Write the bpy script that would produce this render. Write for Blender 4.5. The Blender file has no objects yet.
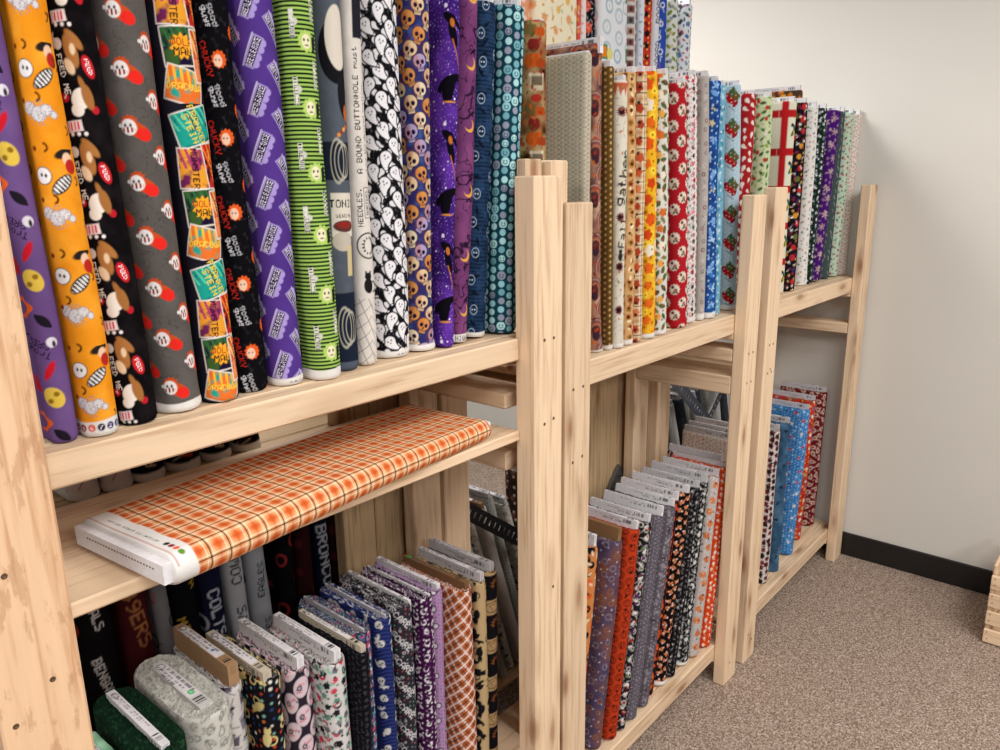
import bpy, math, random
import numpy as np
from mathutils import Matrix, Vector

# ------------------------------------------------------------------ camera, world, lights, exposure
S = bpy.context.scene
COL = S.collection
S.view_settings.view_transform = 'Standard'
S.view_settings.look = 'None'
S.view_settings.gamma = 1
S.view_settings.use_curve_mapping = False
S.view_settings.exposure = 0.0
cam_d = bpy.data.cameras.new('camera')
cam = bpy.data.objects.new('camera', cam_d); COL.objects.link(cam)
cam_d.sensor_width = 36; cam_d.lens = 761/1000*36; cam_d.clip_start = .02
def _cam():
    yaw, pitch, roll = math.radians(40.918), math.radians(13.927), math.radians(-.825)
    fw = Vector((math.cos(yaw)*math.cos(pitch), math.sin(yaw)*math.cos(pitch), -math.sin(pitch)))
    rt = Vector((math.sin(yaw), -math.cos(yaw), 0)); up = rt.cross(fw)
    r2 = rt*math.cos(roll)+up*math.sin(roll); u2 = up*math.cos(roll)-rt*math.sin(roll)
    M = Matrix((r2, u2, -fw)).transposed().to_4x4(); M.translation = (0, 0, 1.6)
    return M
cam.matrix_world = _cam()
S.camera = cam

W = bpy.data.worlds.new('world'); S.world = W; W.use_nodes = True
W.node_tree.nodes['Background'].inputs[0].default_value = (.95, .97, 1, 1)
W.node_tree.nodes['Background'].inputs[1].default_value = .21

def area(x, y, z, sx, sy, e, col=(1, .975, .945)):
    l = bpy.data.lights.new('ceiling_panel_light', 'AREA'); l.shape = 'RECTANGLE'; l.size = sx; l.size_y = sy
    l.energy = e; l.color = col
    o = bpy.data.objects.new('ceiling_panel_light', l); o.location = (x, y, z); COL.objects.link(o); return o
area(0.0, -.9, 2.95, 1.2, .9, 46)
area(1.9, -.9, 2.95, 1.2, .9, 46)
area(-1.6, .2, 2.95, 1.2, 1.2, 60)
area(-.6, -2.6, 2.95, 1.2, .9, 70)  # unseen panel, added to brighten the end wall
area(1.6, -2.6, 2.95, 1.2, .9, 50)  # second unseen panel added for the same wall
area(1.9, 2.1, 2.75, 1.2, .9, 66)

# ------------------------------------------------------------------ object helpers
def tag(o, label=None, cat=None, group=None, kind=None):
    if label: o['label'] = label
    if cat: o['category'] = cat
    if group: o['group'] = group
    if kind: o['kind'] = kind
    return o
def empty(name, loc, rot=(0, 0, 0)):
    o = bpy.data.objects.new(name, None); o.location = loc; o.rotation_euler = rot
    o.empty_display_size = .05; COL.objects.link(o); return o
def link(name, me, mat=None, parent=None):
    o = bpy.data.objects.new(name, me)
    if mat: me.materials.append(mat)
    COL.objects.link(o)
    if parent: o.parent = parent
    return o
class MB:
    def __init__(s): s.v = []; s.f = []
    def box(s, x0, x1, y0, y1, z0, z1, b=.003):
        # box with chamfered edges
        n = len(s.v); b = min(b, (x1-x0)/3, (y1-y0)/3, (z1-z0)/3)
        X = (x0, x1); Y = (y0, y1); Z = (z0, z1); idx = {}
        for i in (0, 1):
            for j in (0, 1):
                for k in (0, 1):
                    sx, sy, sz = (1, -1)[i], (1, -1)[j], (1, -1)[k]
                    p = [(X[i], Y[j]+sy*b, Z[k]+sz*b), (X[i]+sx*b, Y[j], Z[k]+sz*b), (X[i]+sx*b, Y[j]+sy*b, Z[k])]
                    for a in range(3):
                        idx[i, j, k, a] = len(s.v); s.v.append(p[a])
        I = lambda i, j, k, a: idx[i, j, k, a]
        for i in (0, 1):
            q = [I(i, 0, 0, 0), I(i, 1, 0, 0), I(i, 1, 1, 0), I(i, 0, 1, 0)]; s.f.append(q if i else q[::-1])
            q = [I(0, i, 0, 1), I(1, i, 0, 1), I(1, i, 1, 1), I(0, i, 1, 1)]; s.f.append(q[::-1] if i else q)
            q = [I(0, 0, i, 2), I(1, 0, i, 2), I(1, 1, i, 2), I(0, 1, i, 2)]; s.f.append(q if i else q[::-1])
        for a in (0, 1):
            for b2 in (0, 1):
                s.f.append([I(0, a, b2, 1), I(1, a, b2, 1), I(1, a, b2, 2), I(0, a, b2, 2)])
                s.f.append([I(a, 0, b2, 0), I(a, 1, b2, 0), I(a, 1, b2, 2), I(a, 0, b2, 2)])
                s.f.append([I(a, b2, 0, 0), I(a, b2, 1, 0), I(a, b2, 1, 1), I(a, b2, 0, 1)])
        for i in (0, 1):
            for j in (0, 1):
                for k in (0, 1): s.f.append([I(i, j, k, 0), I(i, j, k, 1), I(i, j, k, 2)])
        return s
    def disc(s, p, r, axis, n=10, d=.0006):
        k = len(s.v)
        for lvl, rr, dd in ((0, r, 0), (1, r*.95, d), (2, r*.45, d), (3, r*.3, d*.2)):
            for i in range(n):
                a = i/n*6.2832; c, e = rr*math.cos(a), rr*math.sin(a)
                s.v.append((p[0]+c, p[1]-dd, p[2]+e) if axis == 'y' else (p[0]-dd, p[1]+c, p[2]+e))
        for l in range(3):
            for i in range(n): j = (i+1) % n; s.f.append([k+l*n+i, k+l*n+j, k+(l+1)*n+j, k+(l+1)*n+i])
        s.f.append([k+3*n+i for i in range(n)])
        return s
    def build(s, name, mat, parent=None):
        me = bpy.data.meshes.new(name); me.from_pydata([tuple(map(float, v)) for v in s.v], [], s.f)
        import bmesh
        bm = bmesh.new(); bm.from_mesh(me); bmesh.ops.recalc_face_normals(bm, faces=bm.faces); bm.to_mesh(me); bm.free()
        return link(name, me, mat, parent)

# ------------------------------------------------------------------ materials
def lin(h):
    if isinstance(h, str):
        h = [int(h[i:i+2], 16)/255 for i in (0, 2, 4)]
    return np.array([(c/12.92 if c <= .04045 else ((c+.055)/1.055)**2.4) for c in h])
def c4(h): return (*lin(h), 1)
def newmat(name):
    m = bpy.data.materials.new(name); m.use_nodes = True
    nt = m.node_tree; b = nt.nodes['Principled BSDF']; return m, nt, b
def N(nt, t, **k):
    n = nt.nodes.new(t)
    for a, v in k.items():
        if a.startswith('i_'): n.inputs[a[2:].replace('_', ' ')].default_value = v
        else: setattr(n, a, v)
    return n
def ramp(nt, stops):
    r = nt.nodes.new('ShaderNodeValToRGB'); e = r.color_ramp.elements
    e[0].position, e[0].color = stops[0]; e[1].position, e[1].color = stops[-1]
    for p, c in stops[1:-1]: x = e.new(p); x.color = c
    return r
def wood(name, axis, base, dark, knot='8a5a38', rough=.55, patches=0):
    m, nt, b = newmat(name); L = nt.links.new
    tc = N(nt, 'ShaderNodeTexCoord'); oi = N(nt, 'ShaderNodeObjectInfo')
    off = N(nt, 'ShaderNodeVectorMath', operation='SCALE'); off.inputs[0].default_value = (7.3, 11.1, 5.7)
    L(oi.outputs['Random'], off.inputs['Scale'])
    add = N(nt, 'ShaderNodeVectorMath', operation='ADD'); L(tc.outputs['Object'], add.inputs[0]); L(off.outputs[0], add.inputs[1])
    mp = N(nt, 'ShaderNodeMapping'); sc = [22., 22., 22.]; sc['xyz'.index(axis)] = 1.1; mp.inputs['Scale'].default_value = sc
    L(add.outputs[0], mp.inputs[0])
    # knots: sparse voronoi stretched along the grain
    mk = N(nt, 'ShaderNodeMapping'); sk = [13., 13., 13.]; sk['xyz'.index(axis)] = 4.2; mk.inputs['Scale'].default_value = sk
    L(add.outputs[0], mk.inputs[0])
    vo = N(nt, 'ShaderNodeTexVoronoi'); vo.inputs['Scale'].default_value = 1; L(mk.outputs[0], vo.inputs['Vector'])
    kr = ramp(nt, [(.0, (1, 1, 1, 1)), (.10, (.7, .7, .7, 1)), (.19, (.25, .25, .25, 1)), (.36, (0, 0, 0, 1))]); L(vo.outputs['Distance'], kr.inputs[0])
    # grain: low frequency bands distorted by knots
    n1 = N(nt, 'ShaderNodeTexNoise'); n1.inputs['Scale'].default_value = .55; n1.inputs['Detail'].default_value = 3
    L(mp.outputs[0], n1.inputs[0])
    ad = N(nt, 'ShaderNodeMath', operation='MULTIPLY_ADD'); L(n1.outputs[0], ad.inputs[0]); ad.inputs[1].default_value = 9
    L(kr.outputs[0], ad.inputs[2])
    sn = N(nt, 'ShaderNodeMath', operation='SINE'); ml = N(nt, 'ShaderNodeMath', operation='MULTIPLY'); ml.inputs[1].default_value = 6
    L(ad.outputs[0], ml.inputs[0]); L(ml.outputs[0], sn.inputs[0])
    n2 = N(nt, 'ShaderNodeTexNoise'); n2.inputs['Scale'].default_value = 7; n2.inputs['Detail'].default_value = 4; L(mp.outputs[0], n2.inputs[0])
    mx = N(nt, 'ShaderNodeMath', operation='MULTIPLY_ADD'); L(sn.outputs[0], mx.inputs[0]); mx.inputs[1].default_value = .15
    L(n2.outputs[0], mx.inputs[2])
    cr = ramp(nt, [(.15, c4(dark)), (.45, c4(base)), (.95, tuple(min(1, x*1.1) for x in lin(base))+(1,))]); L(mx.outputs[0], cr.inputs[0])
    mixk = N(nt, 'ShaderNodeMixRGB'); mixk.inputs[2].default_value = c4(knot); L(kr.outputs[0], mixk.inputs[0]); L(cr.outputs[0], mixk.inputs[1])
    if patches:
        mq = N(nt, 'ShaderNodeMapping'); sq = [48., 48., 48.]; sq['xyz'.index(axis)] = 14.; mq.inputs['Scale'].default_value = sq; L(add.outputs[0], mq.inputs[0])
        nq = N(nt, 'ShaderNodeTexNoise'); nq.inputs['Scale'].default_value = 1; nq.inputs['Detail'].default_value = 5; nq.inputs['Roughness'].default_value = .65; L(mq.outputs[0], nq.inputs[0])
        rq = ramp(nt, [(.54, (0, 0, 0, 1)), (.60, (patches, patches, patches, 1)), (.75, (patches, patches, patches, 1))]); L(nq.outputs[0], rq.inputs[0])
        mk2 = N(nt, 'ShaderNodeMixRGB'); mk2.inputs[2].default_value = c4('9C6A48'); L(rq.outputs[0], mk2.inputs[0]); L(mixk.outputs[0], mk2.inputs[1]); mixk = mk2
    hs = N(nt, 'ShaderNodeHueSaturation'); L(mixk.outputs[0], hs.inputs['Color'])
    mv = N(nt, 'ShaderNodeMath', operation='MULTIPLY_ADD'); L(oi.outputs['Random'], mv.inputs[0]); mv.inputs[1].default_value = .16; mv.inputs[2].default_value = .92
    L(mv.outputs[0], hs.inputs['Value'])
    L(hs.outputs[0], b.inputs['Base Color']); b.inputs['Roughness'].default_value = rough
    b.inputs['Specular IOR Level'].default_value = .3
    bp = N(nt, 'ShaderNodeBump'); bp.inputs['Strength'].default_value = .12; bp.inputs['Distance'].default_value = .002
    L(mx.outputs[0], bp.inputs['Height']); L(bp.outputs[0], b.inputs['Normal'])
    return m
PB, PD = 'DEC2A2', 'C2A07E'
WX, WY, WZ = (wood('pine_'+a, a, PB, PD) for a in 'xyz')
WR = wood('raw_weathered_pine', 'z', 'DDB894', 'C0906A', patches=.38)
def rear(a): return wood('rear_pine_'+a, a, 'BFA27C', '8E7050')
RX, RY, RZ = rear('x'), rear('y'), rear('z')
WOOD = dict(x=WX, y=WY, z=WZ)

def flat(name, col, rough=.6, metal=0, noise=0, nscale=60, bump=0):
    m, nt, b = newmat(name); L = nt.links.new
    n = N(nt, 'ShaderNodeTexNoise'); n.inputs['Scale'].default_value = nscale; n.inputs['Detail'].default_value = 4
    tc = N(nt, 'ShaderNodeTexCoord'); L(tc.outputs['Object'], n.inputs[0])
    c = lin(col); r = ramp(nt, [(.3, (*np.clip(c*(1-noise), 0, 1), 1)), (.7, (*np.clip(c*(1+noise), 0, 1), 1))]); L(n.outputs[0], r.inputs[0])
    L(r.outputs[0], b.inputs['Base Color']); b.inputs['Roughness'].default_value = rough; b.inputs['Metallic'].default_value = metal
    if bump:
        bp = N(nt, 'ShaderNodeBump'); bp.inputs['Strength'].default_value = bump; bp.inputs['Distance'].default_value = .002
        L(n.outputs[0], bp.inputs['Height']); L(bp.outputs[0], b.inputs['Normal'])
    return m
M_WALL = flat('painted_wall', 'D6D2CA', .75, noise=.015, nscale=2.5)
M_BASE = flat('black_vinyl_base', '191615', .45, noise=.1)
M_SCREW = flat('dark_screw', '75604e', .4, .7, noise=.2)
M_STEEL = flat('galvanised_steel', '70757a', .45, .8, noise=.12, nscale=25)
M_BLACKSTEEL = flat('black_steel', '1c1c1e', .45, .4, noise=.1)

def carpet():
    m, nt, b = newmat('loop_carpet'); L = nt.links.new
    tc = N(nt, 'ShaderNodeTexCoord')
    v = N(nt, 'ShaderNodeTexVoronoi'); v.inputs['Scale'].default_value = 290; L(tc.outputs['Object'], v.inputs['Vector'])
    n = N(nt, 'ShaderNodeTexNoise'); n.inputs['Scale'].default_value = 140; n.inputs['Detail'].default_value = 3; L(tc.outputs['Object'], n.inputs[0])
    sp = N(nt, 'ShaderNodeSeparateColor'); L(v.outputs['Color'], sp.inputs[0])
    a = N(nt, 'ShaderNodeMath', operation='MULTIPLY_ADD'); L(sp.outputs[0], a.inputs[0]); a.inputs[1].default_value = .45
    a2 = N(nt, 'ShaderNodeMath', operation='MULTIPLY'); L(n.outputs[0], a2.inputs[0]); a2.inputs[1].default_value = .6; L(a2.outputs[0], a.inputs[2])
    r = ramp(nt, [(.22, c4('5C4B40')), (.42, c4('8B7667')), (.62, c4('AE9A8B')), (.85, c4('DCCDBF'))]); L(a.outputs[0], r.inputs[0])
    L(r.outputs[0], b.inputs['Base Color']); b.inputs['Roughness'].default_value = .95; b.inputs['Specular IOR Level'].default_value = .1
    bp = N(nt, 'ShaderNodeBump'); bp.inputs['Strength'].default_value = .7; bp.inputs['Distance'].default_value = .004
    L(v.outputs['Distance'], bp.inputs['Height']); L(bp.outputs[0], b.inputs['Normal'])
    return m
M_CARPET = carpet()
def printed(name, weave, rough, spec):
    m, nt, b = newmat(name); L = nt.links.new
    at = N(nt, 'ShaderNodeAttribute', attribute_name='print')
    tc = N(nt, 'ShaderNodeTexCoord')
    n = N(nt, 'ShaderNodeTexNoise'); n.inputs['Scale'].default_value = weave; n.inputs['Detail'].default_value = 2; L(tc.outputs['Object'], n.inputs[0])
    r = ramp(nt, [(.3, (.9, .9, .9, 1)), (.7, (1, 1, 1, 1))]); L(n.outputs[0], r.inputs[0])
    mx = N(nt, 'ShaderNodeMixRGB', blend_type='MULTIPLY'); mx.inputs[0].default_value = 1
    L(at.outputs['Color'], mx.inputs[1]); L(r.outputs[0], mx.inputs[2]); L(mx.outputs[0], b.inputs['Base Color'])
    b.inputs['Roughness'].default_value = rough; b.inputs['Specular IOR Level'].default_value = spec
    bp = N(nt, 'ShaderNodeBump'); bp.inputs['Strength'].default_value = .25; bp.inputs['Distance'].default_value = .0006
    L(n.outputs[0], bp.inputs['Height']); L(bp.outputs[0], b.inputs['Normal'])
    return m
M_FAB = printed('printed_cotton', 900, .92, .05)
M_CARD = printed('printed_cardboard', 120, .7, .25)

# ------------------------------------------------------------------ room
def struct(name, mb, mat): return tag(mb.build(name, mat), kind='structure')
struct('floor', MB().box(-2.5, 3.36, -3, 4.5, -.05, 0), M_CARPET)
struct('wall_end', MB().box(3.315, 3.415, -3, 4.5, 0, 3.1), M_WALL)
bb = MB()
bb.box(3.303, 3.315, -3, 4.5, 0, .105, .003)
struct('baseboard_end', bb, M_BASE)

# ------------------------------------------------------------------ shelving units
def screws(par, pts, axis='y', r=.0035):
    for p in pts: MB().disc(p, r, axis).build('screw', M_SCREW, par)
F, B0, B1 = .88, 1.242, 1.28
def board(name, par, ax, *bx, mats=WOOD, b=.003): return MB().box(*bx, b=b).build(name, mats[ax], par)

# left unit
def unit(label, x0, x1, top, extra, deep=.038):
    u = empty('shelving_unit', (x0, F, 0)); tag(u, label, 'shelving', 'pine shelving units along the aisle')
    d = lambda a, b, c, e, f, g: (a-x0, b-x0, c-F, e-F, f, g)
    P = []
    for (a, b) in ((x0, x0+.089), (x1-.089, x1)):
        P.append(board('post', u, 'z', *d(a, b, F, F+(deep if a > x0 else .038), 0, top)))
        board('post', u, 'z', *d(a, b, B0, B1, 0, top))
    for (nm, ax, a, b, c, e, f, g) in extra: board(nm, u, ax, *d(a, b, c, e, f, g))
    return u, P
x0, x1 = .178, 1.208
RA_, RB_ = .001, .0895
def rails(x0, x1, left, right):
    r = []
    for z0, z1 in left: r.append(('side_rail', 'y', x0+.001, x0+.0885, F+.077, B0-.001, z0, z1))
    for z0, z1 in right: r.append(('side_rail', 'y', x1-.0885, x1-.001, F+.077 if x1 < 2 else F+.039, B0-.001, z0, z1))
    return r
UL, PL = unit('tall left pine shelving unit holding novelty prints and a lying plaid bolt', x0, x1, 1.618, [
    ('front_rail', 'x', x0+RA_, x1-RB_, F+.0385, F+.0765, 1.2696, 1.3135),
    ('shelf', 'x', x0+.001, x1-.001, F+.077, B0-.001, 1.2926, 1.3135),
    ('back_rail', 'x', x0+.0895, x1-.0895, B0, B1, 1.2310, 1.3135),
    ('shelf', 'x', x0+.0895, x1-.0895, F+.0385, 1.06, 1.1055, 1.1264),
    ('shelf', 'x', x0+.0895, x1-.0895, 1.062, B0-.001, 1.1055, 1.1264),
    ('back_rail', 'x', x0+.0895, x1-.0895, B0, B1, 1.026, 1.104),
    ('bottom_shelf', 'x', x0+.001, x1-.001, F+.077, B0-.001, 0.1625, 0.1834),
    ('front_rail', 'x', x0+RA_, x1-RB_, F+.0385, F+.0765, 0.0998, 0.1834)]
    + [('post', 'z', x1-.050, x1-.0005, F+.0505, F+.0765, 0, 1.650)]
    + rails(x0, x1, [(1.250, 1.288), (1.03, 1.070), (.122, .160)], [(1.250, 1.288), (1.162, 1.194), (1.03, 1.070), (.122, .160)]), deep=.050)
PL[0].data.materials[0] = WR
screws(PL[0], [(.030, 0, 1.206), (.0575, 0, 1.066), (.015, 0, 1.03)], r=.0034)
screws(PL[1], [(x1-x0-.06, 0, 1.31), (x1-x0-.03, 0, 1.31), (x1-x0-.06, 0, 1.14), (x1-x0-.03, 0, 1.145), (x1-x0-.03, 0, .77)])
x0, x1 = 1.221, 2.197
RA_, RB_ = .056, .001
UM, PM = unit('middle pine shelving unit with autumn prints above and dark candy prints below', x0, x1, 1.567, [
    ('front_rail', 'x', x0+RA_, x1-RB_, F+.0385, F+.0765, 1.1682, 1.2268),
    ('shelf', 'x', x0+.001, x1-.001, F+.077, B0-.001, 1.2038, 1.2268),
    ('back_rail', 'x', x0+.0895, x1-.0895, B0, B1, 1.1348, 1.2268),
    ('bottom_shelf', 'x', x0+.001, x1-.001, F+.077, B0-.001, 0.1155, 0.1364),
    ('front_rail', 'x', x0+RA_, x1-RB_, F+.0385, F+.0765, 0.0820, 0.1364)]
    + [('post', 'z', x0+.001, x0+.055, F+.0385, F+.0765, 0, 1.648)]
    + rails(x0, x1, [(1.150, 1.188), (.99, 1.03), (.072, .112)], [(1.150, 1.188), (1.085, 1.123), (.985, 1.04), (.072, .112)]))
screws(PM[0], [(.025, 0, 1.19), (.06, 0, 1.19), (.025, 0, 1.03), (.06, 0, 1.035)])
screws(PM[1], [(x1-x0-.06, 0, 1.11), (x1-x0-.03, 0, 1.11), (x1-x0-.06, 0, 1.02), (x1-x0-.03, 0, 1.02), (x1-x0-.05, 0, .07)])
x0, x1 = 2.262, 3.292
RA_, RB_ = .001, .001
UR, PR = unit('right pine shelving unit at the end wall with winter prints above', x0, x1, 1.586, [
    ('front_rail', 'x', x0+RA_, x1-RB_, F+.0385, F+.0765, 1.1682, 1.2268),
    ('shelf', 'x', x0+.001, x1-.001, F+.077, B0-.001, 1.2038, 1.2268),
    ('bottom_shelf', 'x', x0+.001, x1-.001, F+.077, B0-.001, 0.1207, 0.1416),
    ('front_rail', 'x', x0+RA_, x1-RB_, F+.0385, F+.0765, 0.0841, 0.1416)]
    + rails(x0, x1, [(1.150, 1.188), (1.0, 1.038), (.072, .112)], [(1.150, 1.188), (1.002, 1.045), (.072, .112)]))
screws(PR[0], [(.03, 0, 1.11), (.06, 0, 1.11), (.03, 0, 1.02), (.06, 0, 1.02), (.03, 0, .10), (.06, 0, .07)])
screws(PR[1], [(.03, 0, 1.02), (.05, 0, 1.03)])

# the row of units behind, facing the next aisle
RW = dict(x=RX, y=RY, z=RZ)
G0, G1 = 1.30, 1.338
def rear_unit(label, x0, x1, top, shelves, rails, wide):
    u = empty('shelving_unit', (x0, G0, 0)); tag(u, label, 'shelving', 'pine shelving units of the next aisle')
    d = lambda a, b, c, e, f, g: (a-x0, b-x0, c-G0, e-G0, f, g)
    W_ = .089
    for a in (x0, x0+W_+.002, x1-2*W_-.002, x1-W_)[(0 if wide else 1):]:
        board('post', u, 'z', *d(a, a+W_, G0, G1, 0, top), mats=RW)
    for a in (x0, x1-W_): board('post', u, 'z', *d(a, a+W_, 1.662, 1.70, 0, top), mats=RW)
    if wide: board('post', u, 'z', *d(x1-3*W_-.006, x1-2*W_-.004, G0, G1, 0, top), mats=RW)
    for z in shelves:
        board('shelf', u, 'x', *d(x0+.001, x1-.001, G1+.001, 1.661, z-.022, z), mats=RW)
    for z0, z1 in rails: board('back_rail', u, 'x', *d(x0+2*W_+.003, x1-2*W_-.004, G0, G1, z0, z1), mats=RW)
    return u
rear_unit('rear shelving unit behind the left unit, packed with black sports prints', .05, 1.14, 1.50, [.20, 1.098], [(1.015, 1.098)], False)
rear_unit('rear shelving unit behind the middle unit with planks showing at its end', 1.145, 2.21, 1.62, [.12, 1.52], [], True)
rear_unit('rear shelving unit beside the end wall behind the winter prints', 2.25, 3.29, 1.60, [.12, 1.52], [], False)

# slotted angle braces bolted diagonally to the back of the rear units
def brace(p, q, w, mat, label, y=1.2875, fl=.0055):
    L = math.hypot(q[0]-p[0], q[1]-p[1]); a = math.atan2(q[1]-p[1], q[0]-p[0])
    o = empty('slotted_brace', (p[0], y, p[1]), (0, -a, 0)); tag(o, label, 'metal brace')
    v = []; f = []; n = int(L/.024); s = L/n; hw = w/2
    # strip with slots: cells as frame of quads around each slot, two layers for thickness
    t = .0025
    for side in (0, 1):
        y_ = -t if side == 0 else 0
        for i in range(n):
            x0 = i*s; x1 = x0+s; k = len(v)
            sx0, sx1, sz0, sz1 = x0+s*.33, x0+s*.67, -hw*.38, hw*.38
            v += [(x0, y_, -hw), (x1, y_, -hw), (x1, y_, hw), (x0, y_, hw), (sx0, y_, sz0), (sx1, y_, sz0), (sx1, y_, sz1), (sx0, y_, sz1)]
            for j in range(4): m = (j+1) % 4; f.append([k+j, k+m, k+4+m, k+4+j])
            if side == 1:
                k0 = k-8*n
                for j in range(4): m = (j+1) % 4; f.append([k0+4+j, k0+4+m, k+4+m, k+4+j])
                f.append([k0, k0+1, k+1, k]); f.append([k0+3, k0+2, k+2, k+3])
    k = len(v)
    v += [(0, 0, hw), (L, 0, hw), (L, fl, hw), (0, fl, hw), (0, 0, hw-t), (L, 0, hw-t), (L, fl, hw-t), (0, fl, hw-t)]
    f += [[k, k+1, k+2, k+3], [k+4, k+7, k+6, k+5], [k+3, k+2, k+6, k+7], [k, k+4, k+5, k+1], [k, k+3, k+7, k+4], [k+1, k+5, k+6, k+2]]
    me = bpy.data.meshes.new('slotted_strip'); me.from_pydata(v, [], f); link('slotted_strip', me, mat, o)
brace((2.41, .937), (2.96, .517), .05, M_STEEL, 'grey slotted steel strip sloping down to the right behind the middle unit')
brace((2.69, .60), (3.10, .953), .035, M_STEEL, 'thin grey steel strip rising to the right, crossing behind the middle unit', 1.2935, .003)
brace((1.846, .37), (2.11, .667), .04, M_STEEL, 'grey steel strip rising to the right in the dark gap beside the second pine post', 1.2875, .008)
brace((1.286, .8145), (1.60, .582), .045, M_BLACKSTEEL, 'black slotted steel strip seen below the plaid bolt beside the tall post', 1.2875, .008)

# ------------------------------------------------------------------ slatted crate on the floor
cr = empty('wooden_crate', (2.925, .072, 0)); tag(cr, 'small slatted pine crate on the carpet against the end wall', 'crate')
for z in (.004, .074, .142, .210):
    board('slat', cr, 'y', 0, .010, -.21, .212, z, z+.051, b=.002)
    board('slat', cr, 'y', .31, .32, -.21, .212, z, z+.051, b=.002)
for y in (-.21, .198): board('end_panel', cr, 'x', .0105, .3095, y, y+.014, .004, .29 if y < 0 else .262, b=.003)
for z in (.30,): board('handle_rail', cr, 'x', .0105, .3095, .198, .212, .2625, .30, b=.004)
board('crate_bottom', cr, 'x', .0105, .3095, -.195, .197, .006, .016, b=.002)
sc = MB()
for z in (.02, .045, .09, .115, .16, .185, .228, .25): sc.disc((-.0002, .203-(z*37 % .004), z), .0022, 'x')
sc.build('nail_heads', M_SCREW, cr)

# ------------------------------------------------------------------ print painting (numpy, in fabric metres u across, v up)
FONT = {k: [int(h[i:i+2], 16) for i in range(0, 10, 2)] for k, h in dict(
 A='7E1111117E', B='7F49494936', C='3E41414122', D='7F4141221C', E='7F49494941', F='7F09090901', G='3E4149497A', H='7F0808087F',
 I='00417F4100', J='2040413F01', K='7F08142241', L='7F40404040', M='7F020C027F', N='7F0408107F', O='3E4141413E', P='7F09090906',
 Q='3E4151215E', R='7F09192946', S='4649494931', T='01017F0101', U='3F4040403F', V='1F2040201F', W='3F4038403F', X='6314081463',
 Y='0708700807', Z='6151494543', a='2054545478', b='7F48444438', c='3844444420', d='384444487F', e='3854545418', f='087E090102',
 g='0C5252523E', h='7F08040478', i='00447D4000', k='7F10284400', l='00417F4000', m='7C04180478', n='7C08040478', o='3844444438',
 p='7C14141408', r='7C08040408', s='4854545420', t='043F444020', u='3C4040207C', v='1C2040201C', w='3C4030403C', y='0C5050503C').items()}
for k, h in zip('0123456789. ', ('3E5149453E', '00427F4000', '4261514946', '2141454B31', '1814127F10', '2745454539', '3C4A494930', '0171090503',
                                 '3649494936', '064949291E', '0060600000', '0000000000')):
    FONT[k] = [int(h[i:i+2], 16) for i in range(0, 10, 2)]
def fr(x): return x-np.floor(x)
def hsh(i, j, s=0): return fr(np.sin(i*127.1+j*311.7+s*74.7+.5)*43758.5453)
def sst(x): return x*x*(3-2*x)
def noise(x, y, s=0):
    i = np.floor(x); j = np.floor(y); a = sst(x-i); b = sst(y-j)
    return (hsh(i, j, s)*(1-a)+hsh(i+1, j, s)*a)*(1-b)+(hsh(i, j+1, s)*(1-a)+hsh(i+1, j+1, s)*a)*b
def fbm(x, y, s=0, o=3):
    r = 0; a = .5
    for k in range(o): r = r+a*noise(x*2**k, y*2**k, s+k*7); a *= .5
    return r/(1-.5**o)
def rot(x, y, a): c, s = np.cos(a), np.sin(a); return x*c+y*s, y*c-x*s
class Cv:
    def __init__(s, U, V, e): s.U, s.V, s.e = U, V, e; s.C = np.ones((len(U), 3))
    def base(s, c): s.C[:] = lin(c)
    def put(s, d, c, k=1.0):           # d signed distance (m), c colour or array
        m = np.clip(.5-d/(s.e*1.1), 0, 1)*k
        c = lin(c) if isinstance(c, str) else c
        s.C = s.C*(1-m[:, None])+np.asarray(c)*m[:, None]
    def mix(s, m, c, k=1.0):
        m = np.clip(m, 0, 1)*k; s.C = s.C*(1-m[:, None])+lin(c)*m[:, None]
def cells(c, w, h, st=.5, jit=0., seed=0, ox=0., oy=0.):
    i = np.floor((c.U-ox)/w); yy = (c.V-oy)/h+st*(i % 2); j = np.floor(yy)
    x = ((c.U-ox)/w-i-.5)*w; y = (yy-j-.5)*h
    H = [hsh(i, j, seed+k*3.3) for k in range(4)]
    return x-(H[0]-.5)*jit*w, y-(H[1]-.5)*jit*h, H
def ell(x, y, a, b): return (np.sqrt((x/a)**2+(y/b)**2)-1)*min(a, b)
def circ(x, y, r): return np.hypot(x, y)-r
def bx(x, y, a, b): return np.maximum(np.abs(x)-a, np.abs(y)-b)
def U_(*d):
    r = d[0]
    for q in d[1:]: r = np.minimum(r, q)
    return r
def text(x, y, s, h):
    n = len(s)*6; u = x/h*7+n/2-.5; v = 3.5-y/h*7
    B = np.zeros((9, n+2))
    for k, ch in enumerate(s):
        for q, col in enumerate(FONT[ch]):
            for r in range(7): B[r+1, 1+k*6+q] = (col >> r) & 1
    fx = u-.5+1; fy = v-.5+1
    i = np.floor(fx).astype(int); j = np.floor(fy).astype(int); a = fx-i; b = fy-j
    def g(i, j):
        ok = (i >= 0) & (i < n+2) & (j >= 0) & (j < 9)
        return np.where(ok, B[np.clip(j, 0, 8), np.clip(i, 0, n+1)], 0)
    m = (g(i, j)*(1-a)+g(i+1, j)*a)*(1-b)+(g(i, j+1)*(1-a)+g(i+1, j+1)*a)*b
    return (.42-m)*.0045
def star(x, y, r, n=5, k=.45):
    a = np.arctan2(x, y); q = fr(a/(6.2832/n)); q = np.abs(q-.5)*2
    return np.hypot(x, y)-r*(k+(1-k)*q)
def flower(x, y, r, n=6): a = np.arctan2(y, x); return np.hypot(x, y)-r*(.68+.32*np.cos(a*n))
def leaf(x, y, r): return (np.abs(x)-r*.45*np.clip(1-(y/r)**2, 0, 1)) + np.where(np.abs(y) > r, .5*r, 0)
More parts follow.
